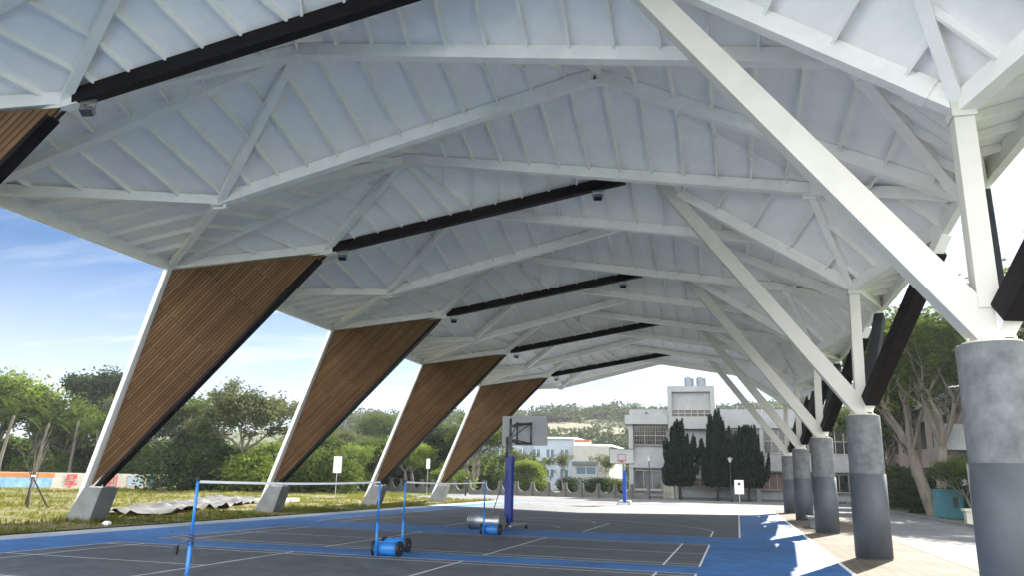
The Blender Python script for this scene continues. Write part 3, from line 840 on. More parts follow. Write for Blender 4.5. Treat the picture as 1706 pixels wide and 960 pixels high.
rl.cyl((10.2,-0.3,9.4),(16.2,-0.3,9.4),0.02,6); rl.cyl((0.95,-0.3,11.56),(0.95,-0.3,12.3),0.03,6); rl.cyl((1.75,-0.3,11.56),(1.75,-0.3,12.7),0.03,6); rl.cyl((1.75,-0.3,12.68),(2.8,-0.3,12.68),0.02,6); rl.cyl((5.3,-0.3,11.56),(5.3,-0.3,12.2),0.03,6)
rl.build('roof_rail', M['galv'], bl_)
for x, wd in ((2.97,'left'), (4.22,'right')):
    t = empty('water_tank', (x,67.2,11.57), 0, 'ribbed stainless steel water tank, the '+wd+' one of the two on the stair tower', 'water tank', 'steel water tanks on the stair tower')
    pr = [(0.46,0.12)]
    for i in range(5): pr += [(0.49,0.16+i*0.17),(0.50,0.22+i*0.17),(0.47,0.28+i*0.17)]
    pr += [(0.46,1.02),(0.30,1.14),(0.10,1.19)]
    MB().lathe(pr, n=28).build('tank_body', M['tank'], t, smooth=True)
    lg = MB()
    for a in range(4): lg.bar((0.38*math.cos(a*PI/2+.8),0.38*math.sin(a*PI/2+.8),0),(0.38*math.cos(a*PI/2+.8),0.38*math.sin(a*PI/2+.8),0.14),0.05,0.05)
    lg.build('leg_frame', M['galv'], t)

# far pale building
fb = empty('factory_building', (5.6,108,0), 0, 'pale blue-white three-storey block far behind the scalloped barriers', 'building')
def fbx(name, mt, *boxes):
    mb = MB()
    for b in boxes: mb.box(*b)
    return mb.build(name, M[mt], fb)
M['rooftile'] = mat('orange_roof_edge', (0.30,0.12,0.06), 0.8)
M['fwall'] = mat('pale_blue_wall', (0.27,0.31,0.36), 0.8, var=0.05, scale=0.3)
fbx('wall', 'fwall', (-46,-23.5,0,14,0,8.1)); fbx('wing', 'bwall2', (-23.49,-17.6,-1.0,14,0,7.0)); fbx('wing', 'bwall', (-23.4,-19.4,-2.2,-1.02,0,4.6))
fbx('roof', 'white', (-46.3,-23.2,-0.3,14.2,8.1,8.4)); fbx('roof', 'rooftile', (-23.2,-20.6,-1.05,-0.2,7.6,7.95)); fbx('roof', 'white', (-23.45,-17.3,-0.19,14.2,7.0,7.3))
fbx('canopy', 'tube', (-23.3,-19.2,-2.6,-2.21,4.0,4.5))
for i in range(9):
    for z in (5.2, 2.0):
        mb = MB(); mb.box(-44.5+i*2.35-0.0,-44.5+i*2.35+1.2,-0.06,0.05,z,z+1.2)
        w = mb.build('window', M['glassb'], fb); mf = MB(); mf.box(-44.5+i*2.35+0.57,-44.5+i*2.35+0.63,-0.09,-0.062,z,z+1.2); mf.build('mullion', M['white'], w)
for x, z in ((-22.6,2.6),(-21.0,2.6),(-21.0,0.8)):
    MB().box(x,x+1.4,-2.25,-2.19,z,z+1.0).build('window', M['glassb'], fb)

# building among the trees at the right
rb = empty('campus_building', (21.5,36,0), 0, 'shaded beige building with a white balcony box behind the trees on the right', 'building')
def rbx(name, mt, *boxes):
    mb = MB()
    for b in boxes: mb.box(*b)
    return mb.build(name, M[mt], rb)
M['rwall'] = mat('beige_tile_wall', (0.22,0.18,0.155), 0.85, var=0.12, scale=0.6)
rbx('wall', 'rwall', (-1.0,16,0,24,3.1,7.2)); rbx('ground_floor', 'rwall', (0.6,16,1.2,24,0,3.1)); rbx('roof', 'bwall', (-1.4,16,-0.4,24,7.2,7.5))
rbx('balcony', 'bwall', (-2.3,1.4,-2.2,-0.02,3.9,5.4))
for i in range(7):
    rbx('pillar', 'bwall2', (-0.95,-0.55,0.1+i*3.6,0.5+i*3.6,0,3.09))
    MB().box(-1.04,-0.96,1.2+i*3.4,2.6+i*3.4,4.4,6.3).build('window', M['glass'], rb)
for i in range(4): MB().box(2.2+i*3.2,4.0+i*3.2,-0.06,0.05,4.4,6.3).build('window', M['glass'], rb)
an = empty('roof_antenna', (20.2,31.5,0), 0, 'pale fishbone aerial on a thin mast beside the white balcony box', 'aerial')
MB().cyl((0,0,0),(0,0,7.4),0.03,8).build('mast', M['galv'], an)
ar = MB(); ar.bar((-0.9,0,7.3),(0.9,0.2,7.5),0.05,0.05)
for i in range(6): ar.bar((-0.8+i*0.3,-0.45,7.32+i*0.03),(-0.8+i*0.3,0.5,7.32+i*0.03),0.03,0.03)
ar.build('aerial_bars', M['white'], an)

# ------------------------------------------------------------------ street furniture
def lamp(x, y, label):
    t = empty('garden_lamp', (x,y,0), 0, label, 'lamp post', 'garden lamps in front of the school building')
    MB().tube([(0,0,0),(0,0,0.4),(0,0,0.42),(0,0,3.6)],[0.09,0.08,0.05,0.045],12).build('pole', M['black'], t, smooth=True)
    MB().lathe([(0.05,3.6),(0.09,3.66),(0.16,3.9),(0.17,3.92)],n=16).build('globe', M['white'], t, smooth=True)
    MB().lathe([(0.30,3.92),(0.26,3.98),(0.06,4.1)],n=16).build('lamp_shade', M['galv'], t, smooth=True)
lamp(-0.70, 60, 'black garden lamp with a disc top standing left of the first conifer')
lamp(6.9, 60.2, 'black garden lamp half hidden between the second and third conifers')
sg_ = empty('control_box', (7.63,60,0), 0, 'white box on a short pole in front of the third conifer', 'control box')
MB().cyl((0,0,0),(0,0,0.75),0.09,14).build('pole', M['galv'], sg_); MB().box(-0.42,0.42,-0.12,0.12,0.72,2.0).build('cabinet', M['white'], sg_, bevel=0.02)
MB().cyl((0,-0.125,1.65),(0,-0.15,1.65),0.13,16).build('dial', M['black'], sg_)
def signpost(x, y, h0, h1, w, rz, label, mt='white'):
    t = empty('sign_post', (x,y,0), rz, label, 'sign')
    MB().cyl((0,0,0),(0,0,h1+0.05),0.025,10).build('pole', M['galv'], t); MB().box(-w/2,w/2,-0.045,-0.027,h0,h1).build('board', M[mt], t, bevel=0.005)
signpost(-16.2, 26.5, 1.75, 2.75, 0.5, R(35), 'blank white sign board on a thin pole left of the third slanting leg')
signpost(-17.5, 44.5, 2.3, 3.1, 0.3, R(30), 'narrow pale sign on a tall pole beyond the fourth slanting leg')
bo = empty('bollard', (-16.7,52,0), 0, 'slim black bollard in front of the receding concrete barriers', 'bollard')
MB().cyl((0,0,0),(0,0,1.45),0.07,14).build('shaft', M['black'], bo); MB().lathe([(0.09,1.45),(0.09,1.55),(0.02,1.62)],n=14).build('cap', M['black'], bo)
# benches
be = empty('stone_bench', (10.45,18.1,0), 0, 'low pale stone bench tucked behind the third round column', 'bench')
MB().box(-0.25,0.25,-0.7,0.7,0.36,0.46).build('seat', M['conc2'], be, bevel=0.015)
for y in (-0.45,0.45): MB().box(-0.16,0.16,y-0.08,y+0.08,0,0.36).build('leg', M['conc2'], be, bevel=0.01)
pn = empty('stone_planter', (17.95,24.7,0), 0, 'pale flared concrete planter at the lawn edge beside the nearest column', 'planter')
mb = MB(); mb.bar((0,0,0.0),(0,0,0.68),0.42,0.42,w2=0.5,h2=0.5); mb.build('pot', M['wallc'], pn, bevel=0.02)
MB().box(-0.31,0.31,-0.31,0.31,0.68,0.80).build('rim', M['wallc'], pn, bevel=0.01)
gb = empty('utility_cabinet', (18.7,31.6,0.1), R(-25), 'teal green metal cabinet standing on the lawn under the trees', 'cabinet')
M['teal'] = mat('teal_paint', (0.01,0.11,0.15), 0.5, var=0.2, scale=3)
MB().box(-0.75,0.75,-0.3,0.3,0.02,1.55).build('body', M['teal'], gb, bevel=0.02)
MB().box(-0.72,-0.01,-0.325,-0.303,0.1,1.48).build('door', M['teal'], gb); MB().box(0.01,0.72,-0.325,-0.303,0.1,1.48).build('door', M['teal'], gb)
MB().box(0.25,0.5,-0.345,-0.327,0.6,1.15).build('vent', M['black'], gb)

# ------------------------------------------------------------------ mural wall
mw = empty('mural_wall', (-46.9,30.4,0), R(76.74), 'low garden wall painted with orange, blue and red-lettered mural panels', 'wall')
# local x runs along the wall away from the camera side
MB().box(-14,15.8,-0.12,0.12,0,1.25).build('wall_face', M['wallc'], mw, bevel=0.01)
M['mor'] = mat('mural_orange', (0.55,0.20,0.06), 0.8, var=0.2, scale=1.5)
M['mbl'] = mat('mural_blue', (0.10,0.26,0.48), 0.8, col2=(0.32,0.52,0.66), scale=1.2, detail=8)
M['mred'] = mat('mural_red', (0.58,0.05,0.06), 0.8)
M['mpal'] = mat('mural_pale_blue', (0.22,0.45,0.62), 0.8, col2=(0.50,0.42,0.44), scale=2.0)
def mural(name, mt, x0, x1, z0, z1): MB().box(x0,x1,-0.135,-0.122,z0,z1).build(name, M[mt], mw)
mural('orange_panel', 'mor', -14, 3.95, 0.86, 1.22); mural('blue_panel', 'mbl', -14, 3.8, 0.12, 0.85)
cmat = bpy.data.materials.new('mural_camouflage'); cmat.use_nodes = True
t_ = cmat.node_tree; vz = t_.nodes.new('ShaderNodeTexVoronoi'); vz.inputs['Scale'].default_value = 2.3
rp = t_.nodes.new('ShaderNodeValToRGB'); rp.color_ramp.interpolation = 'CONSTANT'
cols = [(0.0,(0.02,0.025,0.05)),(0.35,(0.015,0.04,0.05)),(0.55,(0.40,0.34,0.16)),(0.68,(0.03,0.12,0.12)),(0.82,(0.45,0.12,0.14)),(0.9,(0.02,0.02,0.03))]
while len(rp.color_ramp.elements) < len(cols): rp.color_ramp.elements.new(0.5)
for e_, (p_, c_) in zip(rp.color_ramp.elements, cols): e_.position = p_; e_.color = (*c_,1)
tcx = t_.nodes.new('ShaderNodeTexCoord'); t_.links.new(tcx.outputs['Object'], vz.inputs['Vector'])
t_.links.new(vz.outputs['Color'], rp.inputs[0]); t_.links.new(rp.outputs[0], t_.nodes['Principled BSDF'].inputs['Base Color'])
M['camo'] = cmat
def text_mesh(s, name, mt, parent, loc, size, rot=(PI/2,0,0)):
    cu = bpy.data.curves.new(name, 'FONT'); cu.body = s; cu.size = size; cu.align_x = 'CENTER'; cu.extrude = 0.004; cu.offset = 0.018
    to = bpy.data.objects.new('tmp', cu); C.objects.link(to)
    me = bpy.data.meshes.new_from_object(to.evaluated_get(bpy.context.evaluated_depsgraph_get()))
    bpy.data.objects.remove(to)
    me.materials.clear(); me.materials.append(mt)
    o = bpy.data.objects.new(name, me); C.objects.link(o); o.parent = parent; o.location = loc; o.rotation_euler = rot
    return o
MURAL_CH = [('學', 5.4), ('海', 7.15), ('利', 9.0)]

# ------------------------------------------------------------------ pylons, tripods, sheet, stones
for (px, py, hh, lb) in ((-96,176,19.2,'leftmost thin lattice power mast on the horizon between the second and third legs'),(-92.6,178.5,20.4,'second thin power mast from the left on the horizon'),(-89.4,180,18.6,'third thin power mast from the left on the horizon'),(-86.6,181.5,19.6,'rightmost thin power mast on the horizon left of the third leg')):
    t = empty('power_mast', (px,py,0), 0, lb, 'power mast', 'power masts on the horizon')
    mb = MB()
    for sx in (-0.25,0.25): mb.bar((sx,0,0),(sx*0.5,0,hh),0.09,0.09)
    for i in range(12): mb.bar((-0.22,0,hh*i/12),(0.22,0,hh*(i+1)/12),0.06,0.06)
    mb.build('mast', M['tube'], t)
    mb = MB(); mb.bar((-1.6,0,hh-2.2),(1.9,0,hh-2.2),0.10,0.10); mb.bar((-1.4,0,hh-4.2),(1.7,0,hh-4.2),0.08,0.08)
    for i in range(4): mb.cyl((-1.2+i*0.8,0,hh-2.2),(-1.2+i*0.8,0,hh-1.6),0.09,6)
    mb.bar((0,0,hh-4.2),(0,0,hh-2.2),0.08,0.08)
    mb.build('cross_arm', M['tube'], t)

rv = random.Random(11)
def limb_path(p, d, L_, n, wob, rnd, grav=0.0):
    pts = [Vector(p)]; d = Vector(d).normalized()
    for i in range(n):
        d = (d+Vector((rnd.uniform(-1,1),rnd.uniform(-1,1),rnd.uniform(-1,1)))*wob+Vector((0,0,grav))).normalized()
        pts.append(pts[-1]+d*L_/n)
    return pts, d
ty = empty('staked_sapling', (-21.0,9.2,0), 0, 'young bare tree with wiry branches tied into a three-pole brace on the grass', 'sapling')
mb = MB()
pts, d_ = limb_path((0,0,0), (0.02,0,1), 1.9, 6, 0.08, rv); mb.tube(pts, [0.045,0.04,0.04,0.035,0.03,0.03,0.025], 8)
for i in range(9):
    st = pts[2+i%4]; q, _ = limb_path(st, (rv.uniform(-0.5,0.5),rv.uniform(-0.5,0.5),1.5), rv.uniform(0.9,1.9), 7, 0.16, rv)
    mb.tube(q, [0.022,0.02,0.016,0.013,0.01,0.008,0.006,0.004], 6)
    for j in range(3):
        q2, _ = limb_path(q[3+j], (rv.uniform(-1,1),rv.uniform(-1,1),1.0), rv.uniform(0.3,0.7), 4, 0.2, rv); mb.tube(q2, [0.008,0.007,0.005,0.004,0.003], 4)
mb.build('trunk', M['bark'], ty, smooth=True)
for a, l in ((2.5,1.15),(0.4,0.8),(5.5,1.0)):
    MB().tube([(l*math.cos(a),l*math.sin(a),0.0),(-0.12*math.cos(a),-0.12*math.sin(a),1.45)],0.035,8).build('brace_pole', M['barkd'], ty, smooth=True)
MB().cyl((0,0,1.28),(0,0,1.36),0.085,10).build('binding', M['white'], ty)

tp = MB(); nx_, ny_ = 60, 14
for i in range(nx_+1):
    for j in range(ny_+1):
        s_ = i/nx_; w_ = (j/ny_-0.5)
        y = 6.6+s_*17.5; xc = -14.7-(y-7)*0.27+0.7*math.sin(s_*7); wd = 1.7+1.1*math.sin(s_*PI)+0.5*noise.noise(Vector((s_*6,w_*2,0)))
        x = xc+w_*wd*1.25
        z = gh(x,y)+0.05+0.34*abs(noise.noise(Vector((x*1.3,y*1.1,0))))+0.22*abs(noise.noise(Vector((x*3.2,y*2.1,2))))-0.12*max(0,abs(w_)*2-0.8)
        tp.v.append((x,y,z))
tp.f = [(i*(ny_+1)+j, (i+1)*(ny_+1)+j, (i+1)*(ny_+1)+j+1, i*(ny_+1)+j+1) for i in range(nx_) for j in range(ny_)]
tp.mi = [0]*len(tp.f)
tag(tp.build('ground_sheet', M['tarp'], smooth=True), 'long crumpled grey plastic sheet lying on the grass behind the slanting legs', 'plastic sheet')
mb = MB()
for q in range(4): mb.box(-17.2+q*0.02,-16.8+q*0.02,19.6+q*0.95,20.5+q*0.95,0.08,0.30)
tag(mb.build('kerb_stone', M['wallc'], bevel=0.01), 'line of pale kerb blocks lying on the grass beside the plastic sheet', 'kerb stones')
def rock(x, y, z, r, mt, label, cat='stone', name='stone'):
    bm = bmesh.new(); bmesh.ops.create_icosphere(bm, subdivisions=2, radius=r)
    for v in bm.verts: v.co = Vector((v.co.x*1.3, v.co.y, v.co.z*0.65))*(1+0.35*noise.noise(v.co*3/r*0.4+Vector((x,y,0))))
    me = bpy.data.meshes.new(name); bm.to_mesh(me); bm.free(); me.materials.append(M[mt])
    o = bpy.data.objects.new(name, me); C.objects.link(o); o.location = (x,y,z); tag(o, label, cat)
rock(-11.06, 2.9, 0.07, 0.11, 'white', 'small white crumpled litter on the grass edge beside the nearest footing', 'litter', 'litter')
rock(-15.2, 10.6, 0.14, 0.16, 'barkd', 'dark stone at the near edge of the plastic sheet')

# ------------------------------------------------------------------ trees
def tree_data(seed, h, spread, trunk_h, r0, nbr=5, leafn=9000, leaf=0.16, leafm='leafA', barkm='bark', cl=0.55, depth=3, upb=0.25, flat=0.75, multi=1, shell=0.0):
    rnd = random.Random(seed); tk = MB(); tips = []
    def grow(p, d, Ln, r, lev):
        n = 5 if lev < 2 else 4
        pts, dd = limb_path(p, d, Ln, n, 0.13+0.05*lev, rnd, upb*0.12)
        rs = [r*(1-0.45*i/n) for i in range(n+1)]
        tk.tube(pts, rs, 8 if lev < 2 else 5, cap=False)
        if lev >= depth:
            tips.append(pts[-1]); tips.append(pts[-2]); return
        if lev >= 1: tips.append(pts[-1])
        k = nbr if lev == 0 else rnd.choice((3,4))
        a0 = rnd.random()*6
        for i in range(k):
            a = a0+i*2*PI/k+rnd.uniform(-0.4,0.4); sp = spread*rnd.uniform(0.6,1.15)
            nd_ = (dd*0.55+Vector((math.cos(a)*sp, math.sin(a)*sp, upb+rnd.uniform(-0.15,0.25)))).normalized()
            st = pts[-1] if i % 2 == 0 or lev == 0 else pts[-2]
            grow(st, nd_, Ln*(rnd.uniform(0.62,0.85) if lev else rnd.uniform(0.55,0.8)*(h-trunk_h)/h*1.0*h/Ln*0.42/0.42 if False else rnd.uniform(0.62,0.85)), rs[-1]*0.68, lev+1)
    for q in range(multi):
        a = q*2*PI/max(1,multi)
        d0 = Vector((0.25*math.cos(a), 0.25*math.sin(a), 1)) if multi > 1 else Vector((rnd.uniform(-.08,.08), rnd.uniform(-.08,.08), 1))
        grow(Vector((0.25*math.cos(a) if multi > 1 else 0, 0.25*math.sin(a) if multi > 1 else 0, -0.1)), d0, trunk_h, r0, 0)
    zmax = max(t.z for t in tips); sc = (h-cl)/zmax
    tips = [Vector((t.x*sc, t.y*sc, t.z*sc)) for t in tips]
    tk.v = [(v[0]*sc, v[1]*sc, v[2]*sc) for v in tk.v]
    cr = MB(); cr.fix = False
    per = max(3, leafn//len(tips))
    for t in tips:
        rr = cl*rnd.uniform(0.7,1.35)
        for i in range(per):
            v = Vector((rnd.gauss(0,1), rnd.gauss(0,1), rnd.gauss(0,flat)))
            v = v.normalized()*(rr*min(1.35, abs(rnd.gauss(0.75,0.32))))
            v.z *= flat
            c = t+v
            if c.z < trunk_h*0.35*sc: continue
            u = Vector((rnd.gauss(0,1), rnd.gauss(0,1), rnd.gauss(0,0.5))).normalized()
            w = u.cross(Vector((rnd.gauss(0,1), rnd.gauss(0,1), rnd.gauss(0,1)))).normalized()
            s1 = leaf*rnd.uniform(0.6,1.4); s2 = s1*0.5
            cr.add([c-u*s1, c+w*s2, c+u*s1, c-w*s2], [(0,1,2,3)])
    return tk.data('trunk', M[barkm], smooth=True), cr.data('crown', M[leafm])
def place_tree(name, dat, loc, sc=1.0, rz=0.0, label='', cat='tree', group=None, sz=None):
    t = empty(name, loc, rz, label, cat, group); t.scale = (sc, sc, sz or sc)
    for nm, me in zip(('trunk','crown'), dat):
        o = bpy.data.objects.new(nm, me); C.objects.link(o); o.parent = t
    return t
TA = tree_data(1, 9.0, 0.95, 2.6, 0.24, 5, 15000, 0.13, 'leafC', 'bark', 0.75, 3)
TB = tree_data(2, 8.0, 0.85, 1.8, 0.16, 5, 15000, 0.13, 'leafA', 'bark', 0.75, 3, multi=2)
TC = tree_data(3, 7.0, 1.0, 1.3, 0.16, 6, 16000, 0.13, 'leafB', 'bark', 0.8, 3, multi=2)
TD = tree_data(4, 8.5, 0.9, 1.6, 0.20, 6, 20000, 0.13, 'leafD', 'barkd', 0.85, 3)
TE = tree_data(5, 11.0, 0.8, 2.6, 0.30, 4, 26000, 0.12, 'leafA', 'bark', 0.85, 4, multi=3, upb=0.45)
TF = tree_data(6, 6.0, 0.7, 2.4, 0.12, 4, 2600, 0.10, 'leafC', 'bark', 0.5, 3, upb=0.5)
# distance/azimuth helper used when laying the trees out round the site
def polar(u, D):
    d = fwd+r2*((u-853)/1274.09); d.z = 0; d.normalize()
    return Vector((campos.x+d.x*D, campos.y+d.y*D, 0))
GL = 'trees behind the mural wall and field'
left = [ # x y data scale label
 (15,80,TC,1.38,'bright leafy tree at the far left edge behind the orange mural panel'),
 (-45,72,TB,1.2,'mid-green tree just past the left edge of the view'),
 (70,76,TB,1.02,'mid-green bushy tree left of the staked sapling, behind the blue panel'),
 (150,79,TC,0.98,'bright round tree behind the first red mural letter'),
 (218,100,TD,1.55,'tall dark crown rising above the others left of the second leg'),
 (262,82,TA,0.98,'grey-green tree right beside the second slanting leg'),
 (318,76,TB,1.05,'open thin-branched tree right of the second leg'),
 (432,72,TA,1.10,'broad grey-green tree with one clear trunk midway between second and third legs'),
 (372,88,TD,0.78,'dark rounded tree filling the gap under the broad grey-green crown'),
 (492,78,TC,0.72,'low bright tree just left of the third slanting leg'),
 (548,84,TB,0.84,'rounded mid-green tree right of the third slanting leg'),
 (605,86,TC,0.74,'low bright-leaved tree below the power masts'),
 (585,98,TA,0.88,'grey-green tree below the power masts, behind the low bright one'),
 (655,92,TB,0.80,'green tree hugging the fourth slanting leg from the left'),
 (700,88,TC,0.86,'bright full tree between the fourth and fifth legs'),
 (745,98,TD,1.0,'dark tree behind the fifth slanting leg'),
 (795,92,TE,0.86,'tall fine-leaved tree right of the fifth leg, behind the near backboard'),
 (655,125,TE,1.1,'tall tree on the rise seen above the fourth leg'),
 (715,130,TB,1.5,'tree on the rise between the fourth and fifth legs'),
 (888,95,TC,0.60,'bushy green tree right of the near basketball stand'),
 (862,100,TF,0.95,'sparse tree just right of the padded post'),
 (940,92,TF,0.85,'twiggy half-bare tree in front of the pale factory block'),
 (1002,96,TF,0.85,'thin tree below the far backboard'),
]
for (u, D, dat, sc, lb) in left:
    if u < 360: sc *= (D+14)/D*1.04; D += 14
    p = polar(u, D); place_tree('broadleaf_tree', dat, p, sc, u*0.37, lb, 'tree', GL)
# shrubs: low dense bushes
def bush_data(seed, r, h, n, leafm, leaf=0.10):
    rnd = random.Random(seed); cr = MB(); cr.fix = False
    lob = [(rnd.uniform(-r,r)*0.7, rnd.uniform(-r,r)*0.7, h*rnd.uniform(0.3,0.62), rnd.uniform(0.35,0.6)*h) for _ in range(9)]
    for i in range(n):
        q = rnd.choice(lob); v = Vector((rnd.gauss(0,1),rnd.gauss(0,1),rnd.gauss(0,1))).normalized()*q[3]*rnd.uniform(0.6,1.1)
        c = Vector((q[0],q[1],q[2]))+v
        if c.z < 0.02: c.z = rnd.random()*0.3
        u = Vector((rnd.gauss(0,1), rnd.gauss(0,1), rnd.gauss(0,0.6))).normalized(); w = u.cross(Vector((rnd.gauss(0,1), rnd.gauss(0,1), rnd.gauss(0,1)))).normalized()
        s1 = leaf*rnd.uniform(0.6,1.5)
        cr.add([c-u*s1, c+w*s1*0.5, c+u*s1, c-w*s1*0.5], [(0,1,2,3)])
    return cr.data('shrub', M[leafm])
B1 = bush_data(1, 1.9, 2.6, 6500, 'leafD'); B2 = bush_data(2, 1.7, 2.2, 6000, 'leafB'); B3 = bush_data(3, 1.7, 2.6, 6000, 'leafA')
nb = 0
bl3 = {0:'dark green', 1:'bright green', 2:'mid green'}
places = ['behind the far left end of the mural wall','behind the blue mural panel','behind the sapling','behind the first red letter','left of the second leg foot','behind the second leg foot','behind the third red letter','behind the pale blue mural figure','behind the dark patterned mural panel','at the right end of the mural wall','left of the broad tree trunk','at the broad tree trunk','left of the third leg foot','behind the third leg foot','left of the blank white sign','behind the blank white sign','right of the blank white sign','left of the fourth leg foot','behind the fourth leg foot','right of the fourth leg foot','left of the fifth leg foot','behind the fifth leg foot','left of the near stand','behind the near stand','right of the near stand','at the left of the far row of barriers','behind the middle of the far row of barriers','behind the right part of the far row of barriers','below the far backboard']
us = [-15,35,80,125,165,205,250,290,330,365,400,438,470,505,538,572,604,636,668,700,732,764,800,835,868,905,945,985,1025]
for i, (u, pl) in enumerate(zip(us, places)):
    D = 71+(19 if u < 360 else 0)+ (i % 3)*3.5+(14 if u > 600 else 0)+(8 if u > 640 else 0); me = (B1,B2,B3)[(i*2+i//3) % 3]
    o = bpy.data.objects.new('shrub', me); C.objects.link(o); o.location = polar(u, D); s_ = (1.35 if u < 600 else 1.05)+0.3*((i*7) % 5)/5 if u < 780 else 0.75; o.scale = (s_*1.2,s_*1.2,s_); o.rotation_euler = (0,0,i*1.3)
    tag(o, bl3[(i*2+i//3) % 3]+' rounded shrub '+pl, 'shrub', 'shrubs along the far side of the field')
# fine-leaved backdrop wood behind the left trees
fw = MB(); fw.fix = False; rw = random.Random(77)
for i in range(420):
    u = rw.uniform(-120, 900); D = rw.uniform(96, 150); p = polar(u, D)
    hh = rw.uniform(3.2, 5.2)+(D-96)*0.03; rr = rw.uniform(1.6,3.0)
    for j in range(110):
        v = Vector((rw.gauss(0,1),rw.gauss(0,1),rw.gauss(0,1))).normalized()*rw.uniform(0.55,1.05)
        c = Vector((p.x+v.x*rr, p.y+v.y*rr, hh*0.55+v.z*hh*0.48))
        a = Vector((rw.gauss(0,1),rw.gauss(0,1),rw.gauss(0,0.6))).normalized(); b = a.cross(Vector((rw.gauss(0,1),rw.gauss(0,1),rw.gauss(0,1)))).normalized()
        s1 = rw.uniform(0.25,0.55)
        fw.add([c-a*s1, c+b*s1*0.6, c+a*s1, c-b*s1*0.6], [(0,1,2,3)])
tag(fw.build('distant_wood', M['leafA']), 'continuous dark wood closing the view behind the field trees', 'wood', kind='stuff')
# palms
def palm_data(seed, h):
    rnd = random.Random(seed); tk = MB(); pts, _ = limb_path((0,0,0),(0.05,0,1),h,7,0.05,rnd); tk.tube(pts,[0.18,0.16,0.15,0.14,0.13,0.13,0.12,0.12],8)
    cr = MB(); cr.fix = False; top = pts[-1]
    for i in range(22):
        a = rnd.random()*2*PI; el = rnd.uniform(0.1,1.3); Lf = rnd.uniform(2.2,3.0); p = top.copy(); d = Vector((math.cos(a)*math.cos(el),math.sin(a)*math.cos(el),math.sin(el)))
        for j in range(16):
            q = p+d*Lf/16; sd_ = d.cross(Vector((0,0,1))).normalized(); ln = 0.55*math.sin(PI*(j+1.5)/18)+0.1
            for s in (-1,1):
                e = q+sd_*s*ln+d*0.22-Vector((0,0,0.25*ln)); cr.add([p, p+d*0.05, e], [(0,1,2)]); cr.add([q, q+d*0.05, e+d*0.1], [(0,1,2)])
            p = q; d = (d-Vector((0,0,0.105))).normalized()
    return tk.data('trunk', M['bark'], smooth=True), cr.data('fronds', M['leafA'])
PD = palm_data(3, 6.0)
for u, D, sc, lb in ((52,74,0.98,'feathery palm at the far left among the bushy trees'),(112,78,0.93,'palm with arching fronds behind the staked sapling'),(165,80,1.0,'palm midway between the sapling and the second leg'),(205,77,0.86,'palm just left of the second slanting leg')):
    t = place_tree('palm_tree', PD, polar(u,D+6), sc*1.02, u*0.1, lb, 'palm', 'palms behind the mural wall')
# conifers
def conifer_data(seed, h, r, n=34000):
    rnd = random.Random(seed); tk = MB(); tk.tube([(0.25,0,-0.1),(0.15,0,0.9),(-0.05,0.05,1.8),(-0.15,0.1,h*0.6)],[0.16,0.13,0.12,0.05],10)
    spires = []
    for i in range(46):
        # flame-shaped tufts pointing up and out of an egg-shaped crown
        f = (i+0.5)/46; zb = 1.2+(h-2.4)*f**0.9*rnd.uniform(0.85,1.0); prof = math.sin(min(1, f*1.7+0.42)*PI/2)*(1-f)**0.8
        a = i*2.399+rnd.uniform(-.4,.4); q = r*prof*rnd.uniform(0.45,0.86)
        ln = rnd.uniform(1.4,2.9)*(1-0.2*f); spires.append((q*math.cos(a), q*math.sin(a), zb, min(ln, h-zb), rnd.uniform(0.24,0.44), a))
    spires.append((0,0,h-3.0,3.0,0.45,0))
    core = 0.72*r
    cr = MB(); cr.fix = False
    for i in range(n):
        if i % 4 == 0:
            f = rnd.random(); z = 1.35+(h-2.6)*f; a = rnd.random()*2*PI; rr = core*math.sin(min(1, f*1.7+0.42)*PI/2)*(1-f)**0.8*rnd.uniform(0.6,1.05)
            c = Vector((rr*math.cos(a), rr*math.sin(a), z)); out = Vector((math.cos(a),math.sin(a),0))
        else:
            sx, sy, zb, ln, sr, aa = rnd.choice(spires); f = rnd.random()**0.9
            a = rnd.random()*2*PI; rr = sr*math.sin(min(1, f*2.2+0.25)*PI/2)*(1-f)**0.8*rnd.uniform(0.6,1.1)
            out0 = Vector((math.cos(aa),math.sin(aa),0))
            c = Vector((sx, sy, zb+ln*f))+out0*0.30*f*min(1, math.hypot(sx,sy))+Vector((math.cos(a),math.sin(a),0))*rr
            out = Vector((math.cos(a),math.sin(a),0))
        u = (out*rnd.uniform(0.1,0.6)+Vector((rnd.gauss(0,.25),rnd.gauss(0,.25),1))).normalized(); w = u.cross(Vector((rnd.gauss(0,1),rnd.gauss(0,1),0.2))).normalized()
        s1 = rnd.uniform(0.08,0.19)
        cr.add([c-u*s1*0.6-w*s1*0.35, c-u*s1*0.6+w*s1*0.35, c+u*s1*1.4], [(0,1,2)])
    return tk.data('trunk', M['barkd'], smooth=True), cr.data('crown', M['conifer'])
for x, y, h, r, s, lb in ((1.95,62.3,7.75,2.75,1,'dark egg-shaped conifer, the left one of the three before the white building'),(5.7,62.5,8.8,2.75,2,'tallest dark conifer with a pointed top, middle of the three'),(8.55,62.6,7.2,2.85,4,'dark spiky conifer with a leaning trunk, right one of the three')):
    place_tree('conifer', conifer_data(s, h, r), (x,y,0), 1, s*1.1, lb, 'conifer', 'conifers before the white building')
place_tree('conifer', conifer_data(7, 5.2, 0.9, 7000), (15.3,62,0), 1, 0.4, 'small dark conifer seen between the second and third round columns', 'conifer')
